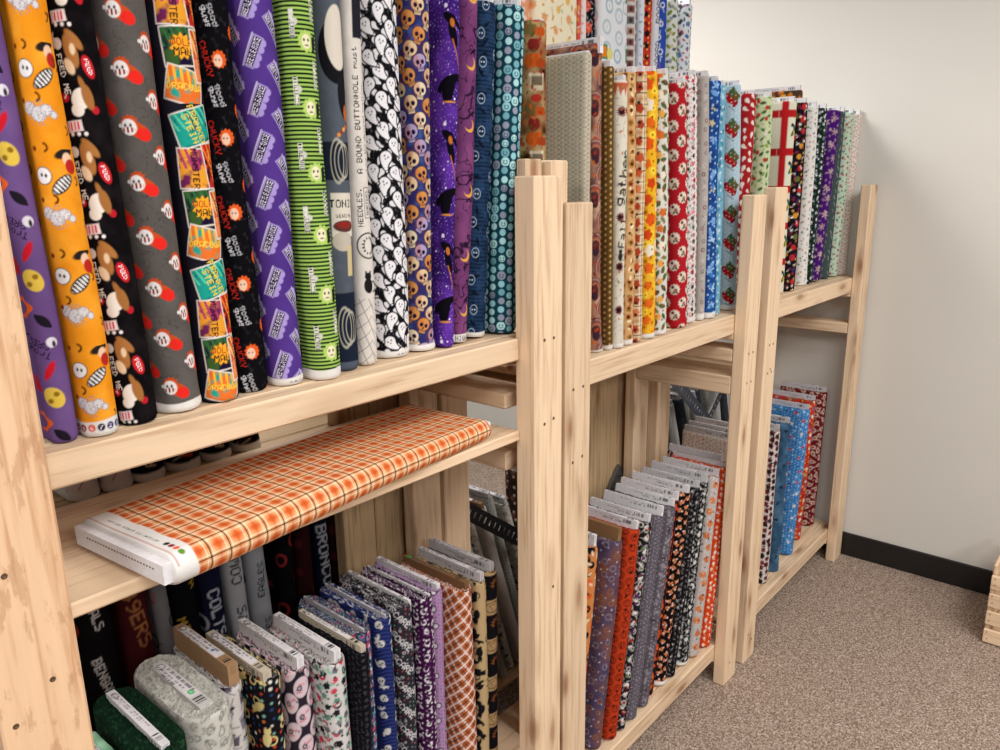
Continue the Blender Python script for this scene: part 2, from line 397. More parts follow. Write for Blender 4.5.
def drop(x, y, r):                       # round blob tapering to a curled tail
    d = circ(x, y-.25*r, .62*r)
    for k in range(1, 6): d = np.minimum(d, circ(x-.07*r*k*k*.35, y-.25*r+.26*r*k, .62*r*(1-k*.17)))
    return d
def wreath(x, y, r): a = np.arctan2(y, x); return np.hypot(x, y)-r*(.92+.08*np.cos(a*11))
def moon(x, y, r): return np.maximum(circ(x, y, r), -circ(x-.4*r, y+.1*r, .85*r))
def skull(c, x, y, r, col, dk, k=1):
    c.put(U_(ell(x, y-.12*r, .78*r, .72*r), bx(x, y+.62*r, .36*r, .34*r)), col)
    c.put(U_(ell(x-.3*r, y, .2*r, .22*r), ell(x+.3*r, y, .2*r, .22*r), ell(x, y+.35*r, .09*r, .14*r)), dk)
def pump(c, x, y, r, col='D9641C', dk='8A3A10', st='4B5A24'):
    c.put(bx(x-.05*r, y-.75*r, .1*r, .25*r), st)
    c.put(U_(ell(x-.5*r, y, .48*r, .62*r), ell(x+.5*r, y, .48*r, .62*r), ell(x, y, .5*r, .68*r)), col)
    c.put(np.maximum(np.abs(np.abs(x)-.3*r+.1*r*(y/r)**2)-.05*r, ell(x, y, .9*r, .55*r)), dk, .7)
def bat(x, y, r): return U_(ell(x, y, .2*r, .38*r), np.maximum(ell(x, y-.05*r, r, .42*r), -ell(np.abs(x)-.5*r, y+.42*r, .33*r, .4*r)))
def ghost(c, x, y, r, col='E9E8EA', dk='17161A'):
    c.put(drop(x, y, r), col)
    c.put(U_(ell(x-.2*r, y-.35*r, .07*r, .11*r), ell(x+.2*r, y-.35*r, .07*r, .11*r), ell(x, y-.08*r, .08*r, .07*r)), dk)
def cat(x, y, r): return U_(ell(x, y+.2*r, .42*r, .62*r), circ(x, y-.55*r, .32*r), bx(np.abs(x)-.2*r, y-.85*r, .08*r, .14*r), np.maximum(np.abs(circ(x-.5*r, y+.3*r, .4*r))-.07*r, -(x-.4*r)))
def bone(x, y, r): return U_(bx(x, y, .7*r, .16*r), circ(np.abs(x)-.75*r, np.abs(y)-.2*r, .26*r))
def cane(x, y, r): return U_(bx(x, y+.2*r, .12*r, .7*r), np.maximum(np.abs(circ(x-.3*r, y-.5*r, .3*r))-.12*r, -(y-.5*r)))
MOT = dict(dot=circ, star=star, flower=flower, leaf=leaf, drop=drop, moon=moon, bat=bat, cat=cat, bone=bone, cane=cane,
           ring=lambda x, y, r: np.abs(circ(x, y, r*.8))-.18*r, snow=lambda x, y, r: np.minimum(star(x, y, r, 6, .12), circ(x, y, .3*r)),
           box=lambda x, y, r: bx(x, y, r*.8, r*.6), tri=lambda x, y, r: np.maximum(np.abs(x)*.9+y*.5-.5*r, -y-.6*r),
           line=lambda x, y, r: bx(x, y, r*.12, r), rose=lambda x, y, r: np.hypot(x, y)-r*(.88+.12*np.cos(np.arctan2(y, x)*5)), wreath=wreath, burst=lambda x, y, r: star(x, y, r, 12, .55))
def toss(c, m, cols, r, w, h=None, seed=0, rt=1., jit=.35, vary=.3, skip=0., ox=0.):
    h = h or w; x, y, H = cells(c, w, h, .5, jit, seed, ox)
    x, y = rot(x, y, (H[2]-.5)*6.28*rt)
    rr = r*(1-vary*H[3]); sc = rr/r; x = x/sc; y = y/sc
    if m == 'skull': K = [skull]
    k = np.floor(hsh(H[0]*91, H[1]*57, seed)*len(cols)*.9999).astype(int)
    tab = np.array([lin(q) for q in cols])[k]
    if m in MOT: d = MOT[m](x, y, r)*sc
    if skip: d = np.where(hsh(H[2]*77, H[3]*31, 3) < skip, 1, d)
    c.put(d, tab)
    return x, y, k
def mot(base, *L):
    def p(c):
        c.base(base)
        for a in L: toss(c, *a[:5], **(a[5] if len(a) > 5 else {}))
    return p
def mottle(c, col, sc=30, k=.6, s=0): c.mix((fbm(c.U*sc, c.V*sc, s)-.4)*2.2, col, k)

PAT = {}
def pat(f): PAT[f.__name__] = f; return f
@pat
def purple(c):
    c.base('65497F'); mottle(c, '755A90', 25)
    x, y, H = cells(c, .075, .135, 0, 0, 1, -.055)
    t = (x+.012, y-.03)
    for q, (s, dx, dy) in enumerate((('Trouble', 0, 0), ('BREWING', 0, .011))):
        a, b = rot(x+.008-dx, y-.045-dy, 2.75); c.put(text(a, b, s, .008), '2A1B36')
    c.put(ell(*rot(x-.010, y+.012, .5), .010, .013), 'D8B84A'); c.put(U_(circ(x-.013, y+.008, .003), circ(x-.006, y+.016, .003)), '8A6A1C')
    c.put(np.maximum(np.abs(x+.006-.006*np.sin(y*260))-.004, np.abs(y+.042)-.012), 'E2601C')
    c.put(ell(*rot(x+.012, y-.005, .6), .006, .013), 'B5202C'); c.put(ell(x-.017, y-.052, .006, .006), 'D9D4DE'); c.put(ell(x-.019, y-.05, .002, .004), '222222')
    c.put(ell(*rot(x-.01, y-.02, -.5), .004, .012), 'C01C2C'); c.put(leaf(*rot(x-.012, y+.058, .8), .012), '1D1822')
@pat
def orange(c):
    c.base('E8921E'); mottle(c, 'F6AE3A', 40); mottle(c, 'D87C12', 70, .4, 5)
    x, y, H = cells(c, .07, .11, 0, 0, 1, -.043)
    c.put(circ(x+.013, y-.028, .0098), '2A2524'); c.put(circ(x+.013, y-.028, .0088), 'ECE8E6')
    a, b = rot(x-.006, y-.018, .7)
    c.put(ell(a, b, .015, .007), '221E20'); c.put(np.maximum(ell(a, b, .013, .0055), np.sin(a*1500)*.003), 'E8E4E2')
    c.put(U_(ell(x+.015, y-.029, .0015, .002), ell(x+.010, y-.028, .0015, .002)), '222222')
    for k, (dx, dy, r) in enumerate(((.016, -.012, .007), (.006, -.018, .0085), (-.003, -.014, .006), (-.010, -.019, .004))): c.put(wreath(x+dx, y-dy, r)-.0006, '6E6A70'); c.put(wreath(x+dx, y-dy, r), 'D4CFD2')
    c.mix((noise(x*900, y*900) > .66)*(wreath(x+.006, y+.017, .015) < 0), '8F8A92', .6)
    c.put(ell(*rot(x-.014, y-.051, .3), .012, .005), '26201F'); c.put(ell(x-.017, y-.045, .006, .007), 'E9C2A6'); c.put(ell(x-.020, y-.037, .007, .008), 'B42A22')
    x, y, H = cells(c, .036, .055, .5, .3, 9); c.put(np.maximum(np.abs(circ(x, y, .0042))-.0012, -x), '5A2F10')
    c.put(circ(*[a for a in cells(c, .05, .055, .5, .3, 4)[:2]], .0028), '8A3D12')
@pat
def feedme(c):
    c.base('0D0A0C'); mottle(c, '221C20', 60, .6)
    x, y, H = cells(c, .074, .115, 0, 0, 1, -.055)
    X, Y = x, y
    c.put(U_(flower(X+.020, Y-.046, .009, 5), circ(X+.012, Y-.042, .006)), 'D8D2CE')
    c.put(U_(ell(*rot(X-.003, Y-.034, .2), .007, .018), ell(*rot(X-.008, Y-.046, -.9), .013, .005)), 'A8703C')
    c.put(U_(ell(*rot(X+.001, Y-.018, .4), .005, .009), ell(X-.005, Y-.036, .003, .006)), 'E6CBA8')
    c.put(ell(*rot(X-.02, Y-.018, .3), .0065, .0125), 'C8242E'); a, b = rot(X-.02, Y-.018, -1.3); c.put(text(a, b, 'FEED', .0052), 'F0E8E8')
    c.put(circ(X+.012, Y+.014, .0052), 'B91F2B'); c.put(circ(X-.021, Y+.028, .0045), 'B91F2B')
    c.put(text(X+.012, Y+.014, 'ME', .003), 'F0D8D8')
    c.put(U_(ell(*rot(X-.006, Y+.016, -.4), .010, .012), circ(X-.001, Y+.028, .007)), 'E9E2D8')
    c.put(U_(ell(*rot(X-.014, Y+.014, .2), .006, .014), ell(*rot(X-.010, Y+.001, .3), .003, .009)), 'A06A38')
    c.put(bx(*rot(X+.006, Y+.045, .1), .0095, .006), 'E8DCDC'); c.put(np.maximum(bx(*rot(X+.006, Y+.045, .1), .008, .0045), np.sin(X*1500)*.003), 'D8566A')
    a, b = rot(X+.010, Y-.010, -1.45); c.put(bx(a, b, .021, .0048), '0D0A0C'); c.put(text(a, b, 'FEED ME', .0074), 'E6E2E0')
    for q in (-.012, -.004, .004): c.put(circ(X+.006+q, Y+.0535, .0022), 'F0EAEA')
@pat
def clown(c):
    c.base('57524F'); x, y = c.U, c.V
    cr_ = np.abs(fbm(x*70, y*90, 3)-.5); c.mix(1-cr_*40, '3B3634', .8); mottle(c, '686260', 40, .5, 8)
    for o, (ox, oy) in enumerate(((0, 0), (.036, .03))):
        x, y, H = cells(c, .072, .065, 0, 0, 1, -.052+ox, oy)
        a, b = rot(x-.004, y+.001, -.5)
        c.put(U_(ell(a, b, .017, .0085), wreath(x+.003, y-.006, .0105)), 'C24A1E'); c.put(ell(*rot(x-.012, y+.007, -.3), .0088, .0075), 'DE2A22')
        c.put(U_(ell(*rot(x+.004, y-.002, .3), .0085, .0095), circ(x+.014, y-.004, .0022)), 'E6DFDD')
        c.put(np.maximum(ell(x+.005, y+.001, .007, .0035), np.sin(x*1400)*.002), '8A2A22'); c.put(U_(ell(x+.008, y-.004, .0014, .002), ell(x+.002, y-.004, .0014, .002)), '1F1A1C')
@pat
def poster(c):
    c.base('1C1B26')
    X, Y = c.U, c.V
    specs = [('1F8F84', '123A3C', 'FRANKEN', 'D9C23C', -1.5), ('5A2240', 'E89A2A', 'MONSTER', '1C1214', -1.45), ('1C1420', 'E8A030', 'WOLF', 'C0301C', -.2)]
    x, y, H = cells(c, .12, .195, 0, 0, 1, -.062)
    def panel(px, py, w, h, a, bg, tone, s, tc, ta, th, acc):
        A, B = rot(x-px, y-py, a)
        c.put(bx(A, B, w+.0018, h+.0018), 'E8E0D8'); c.put(bx(A, B, w, h), bg)
        m = np.clip(.5-bx(A, B, w, h)/c.e, 0, 1)
        c.C = c.C*(1-(m*np.clip((fbm(A*90, B*90, px*9)-.45)*5, 0, 1))[:, None])+lin(tone)*(m*np.clip((fbm(A*90, B*90, px*9)-.45)*5, 0, 1))[:, None]
        c.put(np.maximum(np.maximum(np.sin(A*700+B*260)*.004+.0015, bx(A, B, w, h)), -(B)), acc)
        a2, b2 = rot(A, B, ta)
        for q, t in enumerate(s):
            c.put(text(a2, b2-(len(s)/2-.5-q)*th*1.25, t, th), tc)
    panel(.0, .070, .026, .021, .25, '1E9C8C', '0E5A5A', ['FRANKEN', 'STEIN'], 'E8C63C', -1.5, .0088, '57C6A8')
    panel(-.006, .019, .021, .024, -.05, 'E39A30', '6A2450', ['MONSTER'], '2A1416', -1.55, .0085, 'B03A6A')
    panel(.022, .022, .012, .028, .12, 'B52A24', '3A1418', ['THE MUMMY'], 'F0B040', -1.5, .0055, 'E8762A')
    panel(-.002, -.030, .023, .022, .05, '1B1230', '3A5A2C', [], 'E8E0C0', 0, .008, '2B6A3C')
    A, B = rot(x+.001, y+.030, .05)
    c.put(star(A, B, .016, 11, .7), 'EFA42C'); c.put(text(*rot(A, B-.005, -.1), 'WOLF', .0085), 'A8341C'); c.put(text(*rot(A, B+.006, -.1), 'MAN', .0095), '1C1214')
    panel(-.004, -.077, .024, .020, -.3, 'E2702C', '2AA08C', ['DRACULA'], 'F2D04A', .2, .008, 'F2B23C')
    panel(.024, -.040, .011, .03, .05, 'E88A54', 'C04A2C', ['MONSTERS'], '3A1A4A', -1.5, .0058, 'F0C070')
@pat
def chucky(c):
    c.base('0C0B0E'); toss(c, 'bone', ['1D1B20', '26242A'], .007, .018, seed=4)
    x, y, H = cells(c, .07, .098, 0, 0, 1, -.05)
    a, b = rot(x+.008, y-.01, -1.38); c.put(text(a, b, 'CHUCKY', .0088), 'CF2A1E')
    c.put(wreath(x-.010, y-.010, .0115), 'DE5A22'); c.put(ell(x-.008, y-.008, .0062, .0078), 'EAC2A4')
    c.put(U_(circ(x-.010, y-.009, .0012), circ(x-.005, y-.009, .0012)), '33507A')
    a, b = rot(x-.002, y+.036, -1.3); c.put(text(a+.0, b-.0045, 'good', .0085)-.0003, 'D8D6DC'); c.put(text(a, b+.005, 'guys', .0085)-.0003, 'D8D6DC')
    c.put(text(a+.0, b-.0045, 'good', .0085)+.0003, '30303A', .6)
    x, y, H = cells(c, .07, .098, 0, 0, 1, -.018, .045); c.put(wreath(x-.008, y, .010), 'DE5A22')
@pat
def bjpurple(c):
    c.base('4C3180'); mottle(c, '593C90', 20, .6)
    for ox, oy, an in ((0, 0, 1.15), (.034, .03, -1.0)):
        x, y, H = cells(c, .072, .062, 0, 0, 1, -.056+ox, oy)
        A, B = rot(x, y, an)
        c.put(U_(bx(A, B, .0215, .0075), *[circ(A-q, B+.008*(-1 if an < 0 else 1), .0052) for q in (-.014, -.005, .006, .015)]), 'A492CE')
        c.put(bx(A, B-.0085, .0225, .0007), 'D5CCE8')
        c.put(bx(A, B, .0195, .0055), '1B1528'); c.put(text(A*1.9, B, 'BEETLEJUICE', .0078), 'D9D2EA')
@pat
def bjgreen(c):
    c.base('10120E'); c.put(np.abs(fr(c.V/.0058)-.5)*.0058*1-.00135, 'A0C862')
    x, y, H = cells(c, .075, .088, 0, 0, 1, -.036)
    c.put(wreath(x+.002, y+.001, .0150), 'AECB68'); c.put(bx(x-.010, y+.004, .003, .010), '1C1F1A'); c.put(ell(x+.003, y+.001, .0075, .0095), 'E6DEBC')
    c.put(U_(ell(x, y-.001, .0016, .002), ell(x+.007, y-.001, .0016, .002), ell(x+.003, y+.006, .003, .001)), '2B3320')
    c.put(bx(x-.014, y+.001, .003, .009), '2B2B2B')
    for ox, oy in ((.01, .044), (-.024, .022), (.043, .022)):
        a, b = rot(x-ox, y-oy+(.088 if oy > .03 else 0)*0, -1.55)
        c.put(bx(a, b, .0185, .0036), 'DDDDD2'); c.put(text(a*1.35, b, 'BEETLEJUICE', .0056), '1A1A18'); c.put(np.maximum(circ(a+.002, b-.004, .005), -b+.003), 'C9C9BE')
        a, b = rot(x-ox, y+.044, -1.55); c.put(bx(a, b, .0185, .0036), 'DDDDD2', 1. if oy > .03 else 0.); c.put(text(a*1.35, b, 'BEETLEJUICE', .0056), '1A1A18', 1. if oy > .03 else 0.)
@pat
def navygrey(c):
    c.base('515863'); mottle(c, '5C636E', 90, .5)
    v, u = c.V, c.U
    c.put(v-.125, '1C2333'); c.put(np.abs(v-.325)-.028, '1C2333')
    for vv in (.07, .325):
        for q in range(3): c.put(np.abs(ell(u+.002+.006*(q-1), v-vv, .011, .024+.004*q))-.0006, 'B9B4A4')
    c.put(v-.014, '4E5766')
    c.put(bx(u, v-.245, .022, .033), 'D8D0C2'); c.put(ell(u+.004, v-.205, .018, .015), 'BDB4A6'); c.put(bx(u-.008, v-.175, .006, .024), 'C8B98C')
    c.put(ell(u, v-.228, .02, .009), '5A3230'); c.put(text(u, v-.262, 'TONIC', .012), '1F1B1E'); c.put(text(u, v-.244, 'SEWING', .006), '1F1B1E'); c.put(ell(u, v-.23, .015, .005), '8A2A24')
    c.put(ell(u, v-.480, .030, .045), '16161A'); c.put(ell(u-.004, v-.50, .022, .045), 'D8CFC2'); c.put(ell(u-.012, v-.42, .014, .035), '1A1A1E')
    for q in range(5): c.put(circ(u-.012+.005*q-.004, v-.385+.004*q+.006, .0032), ['7A2A1E', 'C06A2A', 'E8A050', '8A3A20', 'D88A40'][q])
    c.put(ell(u-.014, v-.395, .006, .012), 'C0602A')
@pat
def textprint(c):
    c.base('D9D2CA'); mottle(c, 'C5BDB4', 60, .5); u, v = c.U, c.V
    a, b = rot(u+.0065, v-.400, 1.5708); c.put(text(a, b, 'A BOUND BUTTONHOLE must', .0095), '26242A')
    a, b = rot(u-.007, v-.375, 1.5708); c.put(text(a, b, 'have the desired position', .006), '57525A')
    a, b = rot(u+.010, v-.255, 1.5708); c.put(text(a, b, 'NEEDLES.', .009), '26242A')
    a, b = rot(u-.004, v-.262, 1.5708); c.put(bx(a, b, .024, .006), '3A3840'); c.put(bx(a, b, .0228, .005), 'D9D2CA'); c.put(text(a, b, 'GARTERS', .0065), '26242A')
    c.put(np.abs(circ(u-.002, v-.195, .02))-.0012, '26242A'); c.put(star(u-.004, v-.195, .016, 14, .6), '38363C'); c.put(ell(u-.002, v-.195, .008, .011), 'D9D2CA')
    c.put(cat(u+.002, v-.135, .02), '1B1A1E')
    c.put(np.maximum(np.minimum(np.abs(fr((u+v*.4)/.016)-.5)*.016-.0005, np.abs(fr(np.sqrt(np.abs(u)+.002)*9+v/.02)-.5)*.02-.0005), v-.11), '4A484E')
    c.put(bx(u-.004, v-.535, .012, .03), '22222A')
@pat
def ghosts(c):
    c.base('121115')
    toss(c, 'drop', ['DAD8DC'], .0085, .019, .020, seed=3, rt=.35, vary=.2, jit=.2)
    for ox, oy, s in ((0, 0, 1), (.02, .022, 5)):
        x, y, H = cells(c, .040, .044, 0, .12, s, ox, oy)
        x, y = rot(x, y, (H[2]-.5)*1.2)
        c.put(drop(x, y, .0155)-.0022, '121115'); ghost(c, x, y, .0155, 'E4E2E6')
    c.mix((noise(c.U*500, c.V*500)-.72)*3, '9A989E', .35)
@pat
def skulls(c):
    c.base('2A2A62'); mottle(c, '4A2E5A', 50, .8); mottle(c, '3E66A8', 90, .6, 4)
    for ox, oy, s, r in ((0, 0, 1, .0165), (.020, .022, 5, .0150)):
        x, y, H = cells(c, .040, .044, 0, .10, s, ox-.01, oy)
        x, y = rot(x, y, (H[2]-.5)*1.3)
        k = np.floor(H[3]*3.99).astype(int); tab = np.array([lin(q) for q in ('D8BC98', 'C98A4E', 'A898BC', 'DCCBAE')])[k]
        c.put(U_(ell(x, y-.12*r, .85*r, .76*r), bx(x, y+.62*r, .4*r, .36*r))-.0006, '2A1A2E'); skull(c, x, y, r, tab, '241634')
        m = np.clip(.5-ell(x+.35*r, y-.1*r, .4*r, .62*r)/.006, 0, 1)*(fbm(x*160, y*160, 3) > .42); c.mix(m, 'B4622C', .55)
        skull_e = U_(ell(x-.3*r, y, .21*r, .24*r), ell(x+.3*r, y, .21*r, .24*r), ell(x, y+.36*r, .09*r, .14*r)); c.put(skull_e, '1E1430')
        c.put(np.maximum(bx(x, y+.68*r, .3*r, .14*r), np.abs(fr(x/(.16*r))-.5)*.16*r-.0006), '3A2436')
@pat
def galaxy(c):
    c.base('43207C'); mottle(c, '6C3AAE', 22, .9); mottle(c, '1E0E44', 14, 1, 6)
    toss(c, 'dot', ['C8B4EC', '9A7AD0'], .0009, .0075, seed=2, vary=.7, jit=.9); toss(c, 'dot', ['F0E8FF'], .0019, .026, seed=5, vary=.7, jit=.9)
    x, y, H = cells(c, .10, .190, 0, 0, 1, -.055, .03)
    c.put(U_(ell(*rot(x+.002, y-.03, .3), .007, .022), ell(*rot(x-.008, y-.045, -.7), .013, .0045), leaf(*rot(x+.008, y-.055, 1.0), .017), ell(x+.003, y-.056, .004, .005), bat(*rot(x+.006, y+.05, .4), .030), ell(x+.012, y+.06, .012, .02)), '0C0912')
    c.put(U_(ell(*rot(x+.004, y-.048, .2), .004, .007), bx(*rot(x-.004, y-.002, .35), .0011, .022)), 'B8682C'); c.put(circ(x+.016, y-.075, .0035), 'E2D6F0')
    c.put(ell(x+.008, y+.079, .013, .0018), 'C8823A')
@pat
def plum(c):
    c.base('6E3968'); mottle(c, '854A78', 35, .8)
    for s in (1, 2):
        n = np.abs(fbm(c.U*30*s+fbm(c.U*60, c.V*60)*.6, c.V*22*s, s*4)-.5); c.mix((1-n*(34 if s == 1 else 42))*1.5, '24132E', .95)
    x, y, H = cells(c, .06, .11, 0, .1, 1, -.03)
    c.put(moon(*rot(x, y, 2.6), .011), 'D9A24A'); c.put(bat(*rot(x-.004, y-.02, .6), .009), '1D1024')
@pat
def bats(c):
    c.base('1D3350'); y = c.V+.0025*noise(c.U*90, c.V*60); c.put(np.abs(fr(y/.0072)-.5)*.0072-.0011, '0E1728'); mottle(c, '2D4A70', 90, .7)
    toss(c, 'bat', ['0E1626'], .010, .03, .03, seed=4)
    x, y, H = cells(c, .04, .055, .5, .3, 1); c.put(np.abs(ell(x, y, .007, .009))-.0006, '9FB2C4'); c.put(U_(circ(x-.002, y, .0014), circ(x+.003, y, .0014)), 'C9D4DC')
@pat
def teal(c):
    c.base('123A48')
    for k, ox in enumerate((0, .0185)):
        x, y, H = cells(c, .037, .0165, 0, .05, k+1, -.026+ox, k*.006)
        k_ = np.floor(H[3]*3.99).astype(int); tab = np.array([lin(q) for q in ('8FC4CC', 'A8D4D6', '6FA6B0', '8E93A6')])[k_]
        r = .0066+.002*(H[2] > .7); c.put(np.hypot(x, y*1.02)-r, tab)
        f = (H[2] > .6)
        c.put(np.where(f, U_(circ(x-.0028, y-.0015, .0013), circ(x+.0028, y-.0015, .0013), np.maximum(np.abs(circ(x, y, .0042))-.0007, y)), 1), '163440')
def plaidp(b, cols, p=.03, th='1E1A1A'):
    def f(c):
        c.base(b); T = [fr(c.U/p+.1), fr(c.V/p+.3)]
        w = [np.exp(-((t-.5)/.19)**2) for t in T]
        c.mix(.66*(w[0]+w[1]), cols[0], .9); c.mix(w[0]*w[1]*1.3, cols[1], .62)
        for t in T:
            for o in (.13, .20, .80, .87): c.mix(np.clip(1.3-np.abs(t-o)/.016, 0, 1), cols[2], .62)
            c.mix(np.clip(1.3-np.abs(t-.5)/.02, 0, 1), 'A8401E', .35)
        for t in T: c.mix(np.clip(1.4-np.minimum(t, 1-t)*p/.0010, 0, 1), th, 1.)
    return f
PAT['plaid_lying'] = plaidp('E4AC76', ['D2652E', 'BE4A1C', 'F4E8D2'], .0285)
@pat
def plaid_low(c):
    a, b = rot(c.U, c.V, .62+3*0); k = Cv(a, b+1.8*c.U**2, c.e); k.C = c.C.copy()
    p = .021; k.base('B8622E')
    for q in (a, k.V):
        t = np.abs(fr(q/p)-.5); k.mix((t < .11)*1., 'E6D8D4', .75); k.mix((t > .42)*1., '2A2430', .6)
    t = np.abs(fr(k.V/(p/4))-.5); k.mix((t < .12)*1., '7A3A18', .3); c.C = k.C
PAT['plaid_flower'] = lambda c: (plaidp('D0BC9A', ['C09A70', 'A87C58', 'E2D4BA'], .024, '5A3E2C')(c), toss(c, 'rose', ['B8502E', 'A03C24', 'C8744A'], .013, .03, .036, seed=4), toss(c, 'dot', ['3A1E1C'], .0045, .03, .034, seed=4))
@pat
def truckp(c):
    c.base('B79A6C'); mottle(c, '4E3E26', 35, 1.2); mottle(c, '8A4A28', 28, .9, 7)
    x, y, H = cells(c, .062, .155, 0, 0, 1, -.052, .045)
    c.put(circ(x+.004, y-.066, .014), '7E2620'); pump(c, x+.004, y-.036, .021, 'C4581E'); pump(c, x-.016, y-.030, .014, 'A8441E'); pump(c, x+.012, y+.060, .016, '6A6236'); pump(c, x-.012, y+.064, .014, 'B8501E')
    c.put(bx(x-.004, y+.006, .017, .017), 'C4B598'); c.put(bx(x-.004, y+.004, .013, .009), '6E6452'); c.put(U_(circ(x+.012, y-.008, .0035), circ(x-.016, y-.008, .0035)), 'E8DCC4')
    c.put(ell(x-.002, y+.038, .013, .008), 'A82E22'); toss(c, 'leaf', ['9A2A1C', 'C8642A', '55502A'], .007, .020, seed=6, skip=.4)
    c.put(-c.U+.016, 'E0CFB2', .95); toss(c, 'leaf', ['A8402C', '7A4A2A'], .004, .016, seed=9, skip=.2)
@pat
def beige(c):
    c.base('CDC3AE'); x, y, H = cells(c, .0095, .0095, .5, 0, 1); c.put(np.abs(circ(x, y, .0030))-.0006, '6E6656'); c.put(circ(x, y, .0008), '6E6656')
    x, y, H = cells(c, .0095, .0095, .5, 0, 1, .0047); c.put(star(x, y, .0018, 4, .3), '857C6A')
@pat
def turkeys(c):
    c.base('A2735C'); mottle(c, '54343A', 30, 1.2); mottle(c, 'C8A68C', 45, .8, 4)
    for ox, oy, s in ((0, 0, 2), (.03, .05, 7)):
        x, y, H = cells(c, .066, .098, .5, .1, s, -.045+ox, oy)
        for r, q in ((.030, '43262C'), (.027, 'C29A88'), (.0245, '6E3A3E'), (.018, 'A8694C'), (.012, '3E242C')): c.put(np.maximum(burst2(x, y, r), -y-.010), q, .92)
        c.put(ell(x, y+.012, .010, .012), '3A2430'); c.put(circ(x+.002, y+.001, .004), '8A3026')
    toss(c, 'leaf', ['A83C1E', 'B8602A', '6A2A1E'], .008, .026, seed=5, skip=.3)
def burst2(x, y, r): return star(x, y, r, 26, .9)
@pat
def gather(c):
    c.base('D6CFC0'); mottle(c, 'B8AE98', 40, .5); x, y = c.U+.008, c.V
    a, b = rot(x-.002, y-.385, 1.45); c.put(text(a, b, 'gather', .024)-.0004, '2A2A26'); a, b = rot(x-.004, y-.265, 1.45); c.put(text(a, b, 'Fall', .020)-.0003, '3A3834')
    for q in (.525, .30, .19, .09): c.put(star(x+.004, y-q, .0125, 14, .62), '6A2A30'); c.put(circ(x+.004, y-q, .006), '2A1618')
    c.put(leaf(*rot(x-.012, y-.525, .5), .010), 'A0302C')
    c.put(np.maximum(bx(x, y-.570, .1, .014), np.abs(fr(x/.013)-.5)*.013-(y-.556)*.30), 'B85A3A')
    c.put(cat(x+.002, y-.215, .016), '2A2826'); c.put(np.maximum(np.abs(ell(x-.022, y-.37, .014, .06))-.004, -x+.011), '8AA090'); toss(c, 'line', ['8A7A62'], .005, .014, seed=8, skip=.45)
    toss(c, 'leaf', ['B8643A', '7A6A3A'], .005, .022, seed=18, skip=.5)
PAT['snow'] = mot('1C2420', ('snow', ['C8D0D4', 'A8B8C0'], .009, .022, .026, dict(seed=3)), ('dot', ['E8ECEC', '2F6A4A'], .0035, .018, .02, dict(seed=7)))
@pat
def redsanta(c):
    c.base('A81C26'); 
    for ox, oy in ((0, 0), (.026, .034)):
        x, y, H = cells(c, .052, .068, 0, .1, 2+ox, ox-.012, oy)
        c.put(wreath(x, y, .0150), 'DCD0C0'); c.put(U_(circ(x-.003, y+.002, .005)), '8A6A54'); c.put(U_(circ(x+.005, y-.006, .004), circ(x-.006, y+.008, .003)), '5A1A1C'); c.put(circ(x+.002, y+.008, .003), '37452C')
PAT['icons'] = mot('DDD8D6', ('rose', ['B82C34', '2A5038', 'D8808A', '24303A'], .0072, .020, .020, dict(seed=2)), ('ring', ['2A2C34', 'B8303A', '2E5A40'], .0058, .024, .026, dict(seed=5, skip=.3)),
    ('leaf', ['C2404A', '2E5A40', '1E2430'], .0048, .016, .017, dict(seed=9)), ('dot', ['2E5A40', 'C2404A'], .0018, .012, .012, dict(seed=12)))
PAT['greyorn'] = mot('A9A29C', ('ring', ['6A2A30', 'C8C2BC', '5A5654'], .006, .022, .028, dict(seed=2)), ('line', ['57524E', 'B0484A'], .006, .02, .022, dict(seed=4, skip=.3)))
PAT['bluestar'] = mot('20488A', ('star', ['7FA6D4', 'C8B880', 'A8C4E4'], .015, .036, .044, dict(seed=3)), ('leaf', ['1A3A74', '6A9ACE', '3F78BC'], .014, .03, .03, dict(seed=6)), ('dot', ['A8C8E8'], .003, .016, .02, dict(seed=8)))
PAT['ltblue'] = mot('6FA6BE', ('leaf', ['3F7A96', 'A8CCD6', '4A8AA0'], .014, .024, .03, dict(seed=6)), ('snow', ['D4E4EA'], .006, .022, .022, dict(seed=2)))
@pat
def cardinal(c):
    c.base('A9BFCA'); mottle(c, '93AEBE', 40, .8)
    x, y, H = cells(c, .068, .080, .5, .05, 2, -.060)
    for an, cc in ((.6, '5E5026'), (1.3, '6A5A2E'), (-.4, '3E5A38'), (2.0, '5A4A22')): c.put(leaf(*rot(x-.010*np.sin(an), y-.010*np.cos(an)-.004, an), .019), cc)
    c.put(U_(ell(*rot(x+.008, y+.004, .9), .0085, .0175), circ(x+.016, y-.009, .0075)), 'A3191F'); c.put(leaf(*rot(x-.008, y+.016, -.9), .013), '8A1418')
    c.put(circ(x+.0205, y-.009, .0028), '1E1A1C'); c.put(bx(*rot(x+.004, y+.026, .9), .0009, .012), '2A2422'); toss(c, 'dot', ['DDE8EC'], .0013, .012, seed=4)
PAT['deer'] = mot('A02026', ('drop', ['E2D6CC'], .0105, .022, .027, dict(seed=3, rt=.3)))
PAT['greenx'] = mot('C4CFA4', ('leaf', ['3E6A3A', '6A8A4A', '2E5030'], .011, .022, .026, dict(seed=3)), ('rose', ['B8302C', 'D8D0C0', '8AA04C'], .008, .034, .04, dict(seed=6)), ('line', ['3A3A34'], .006, .02, .02, dict(seed=9)))
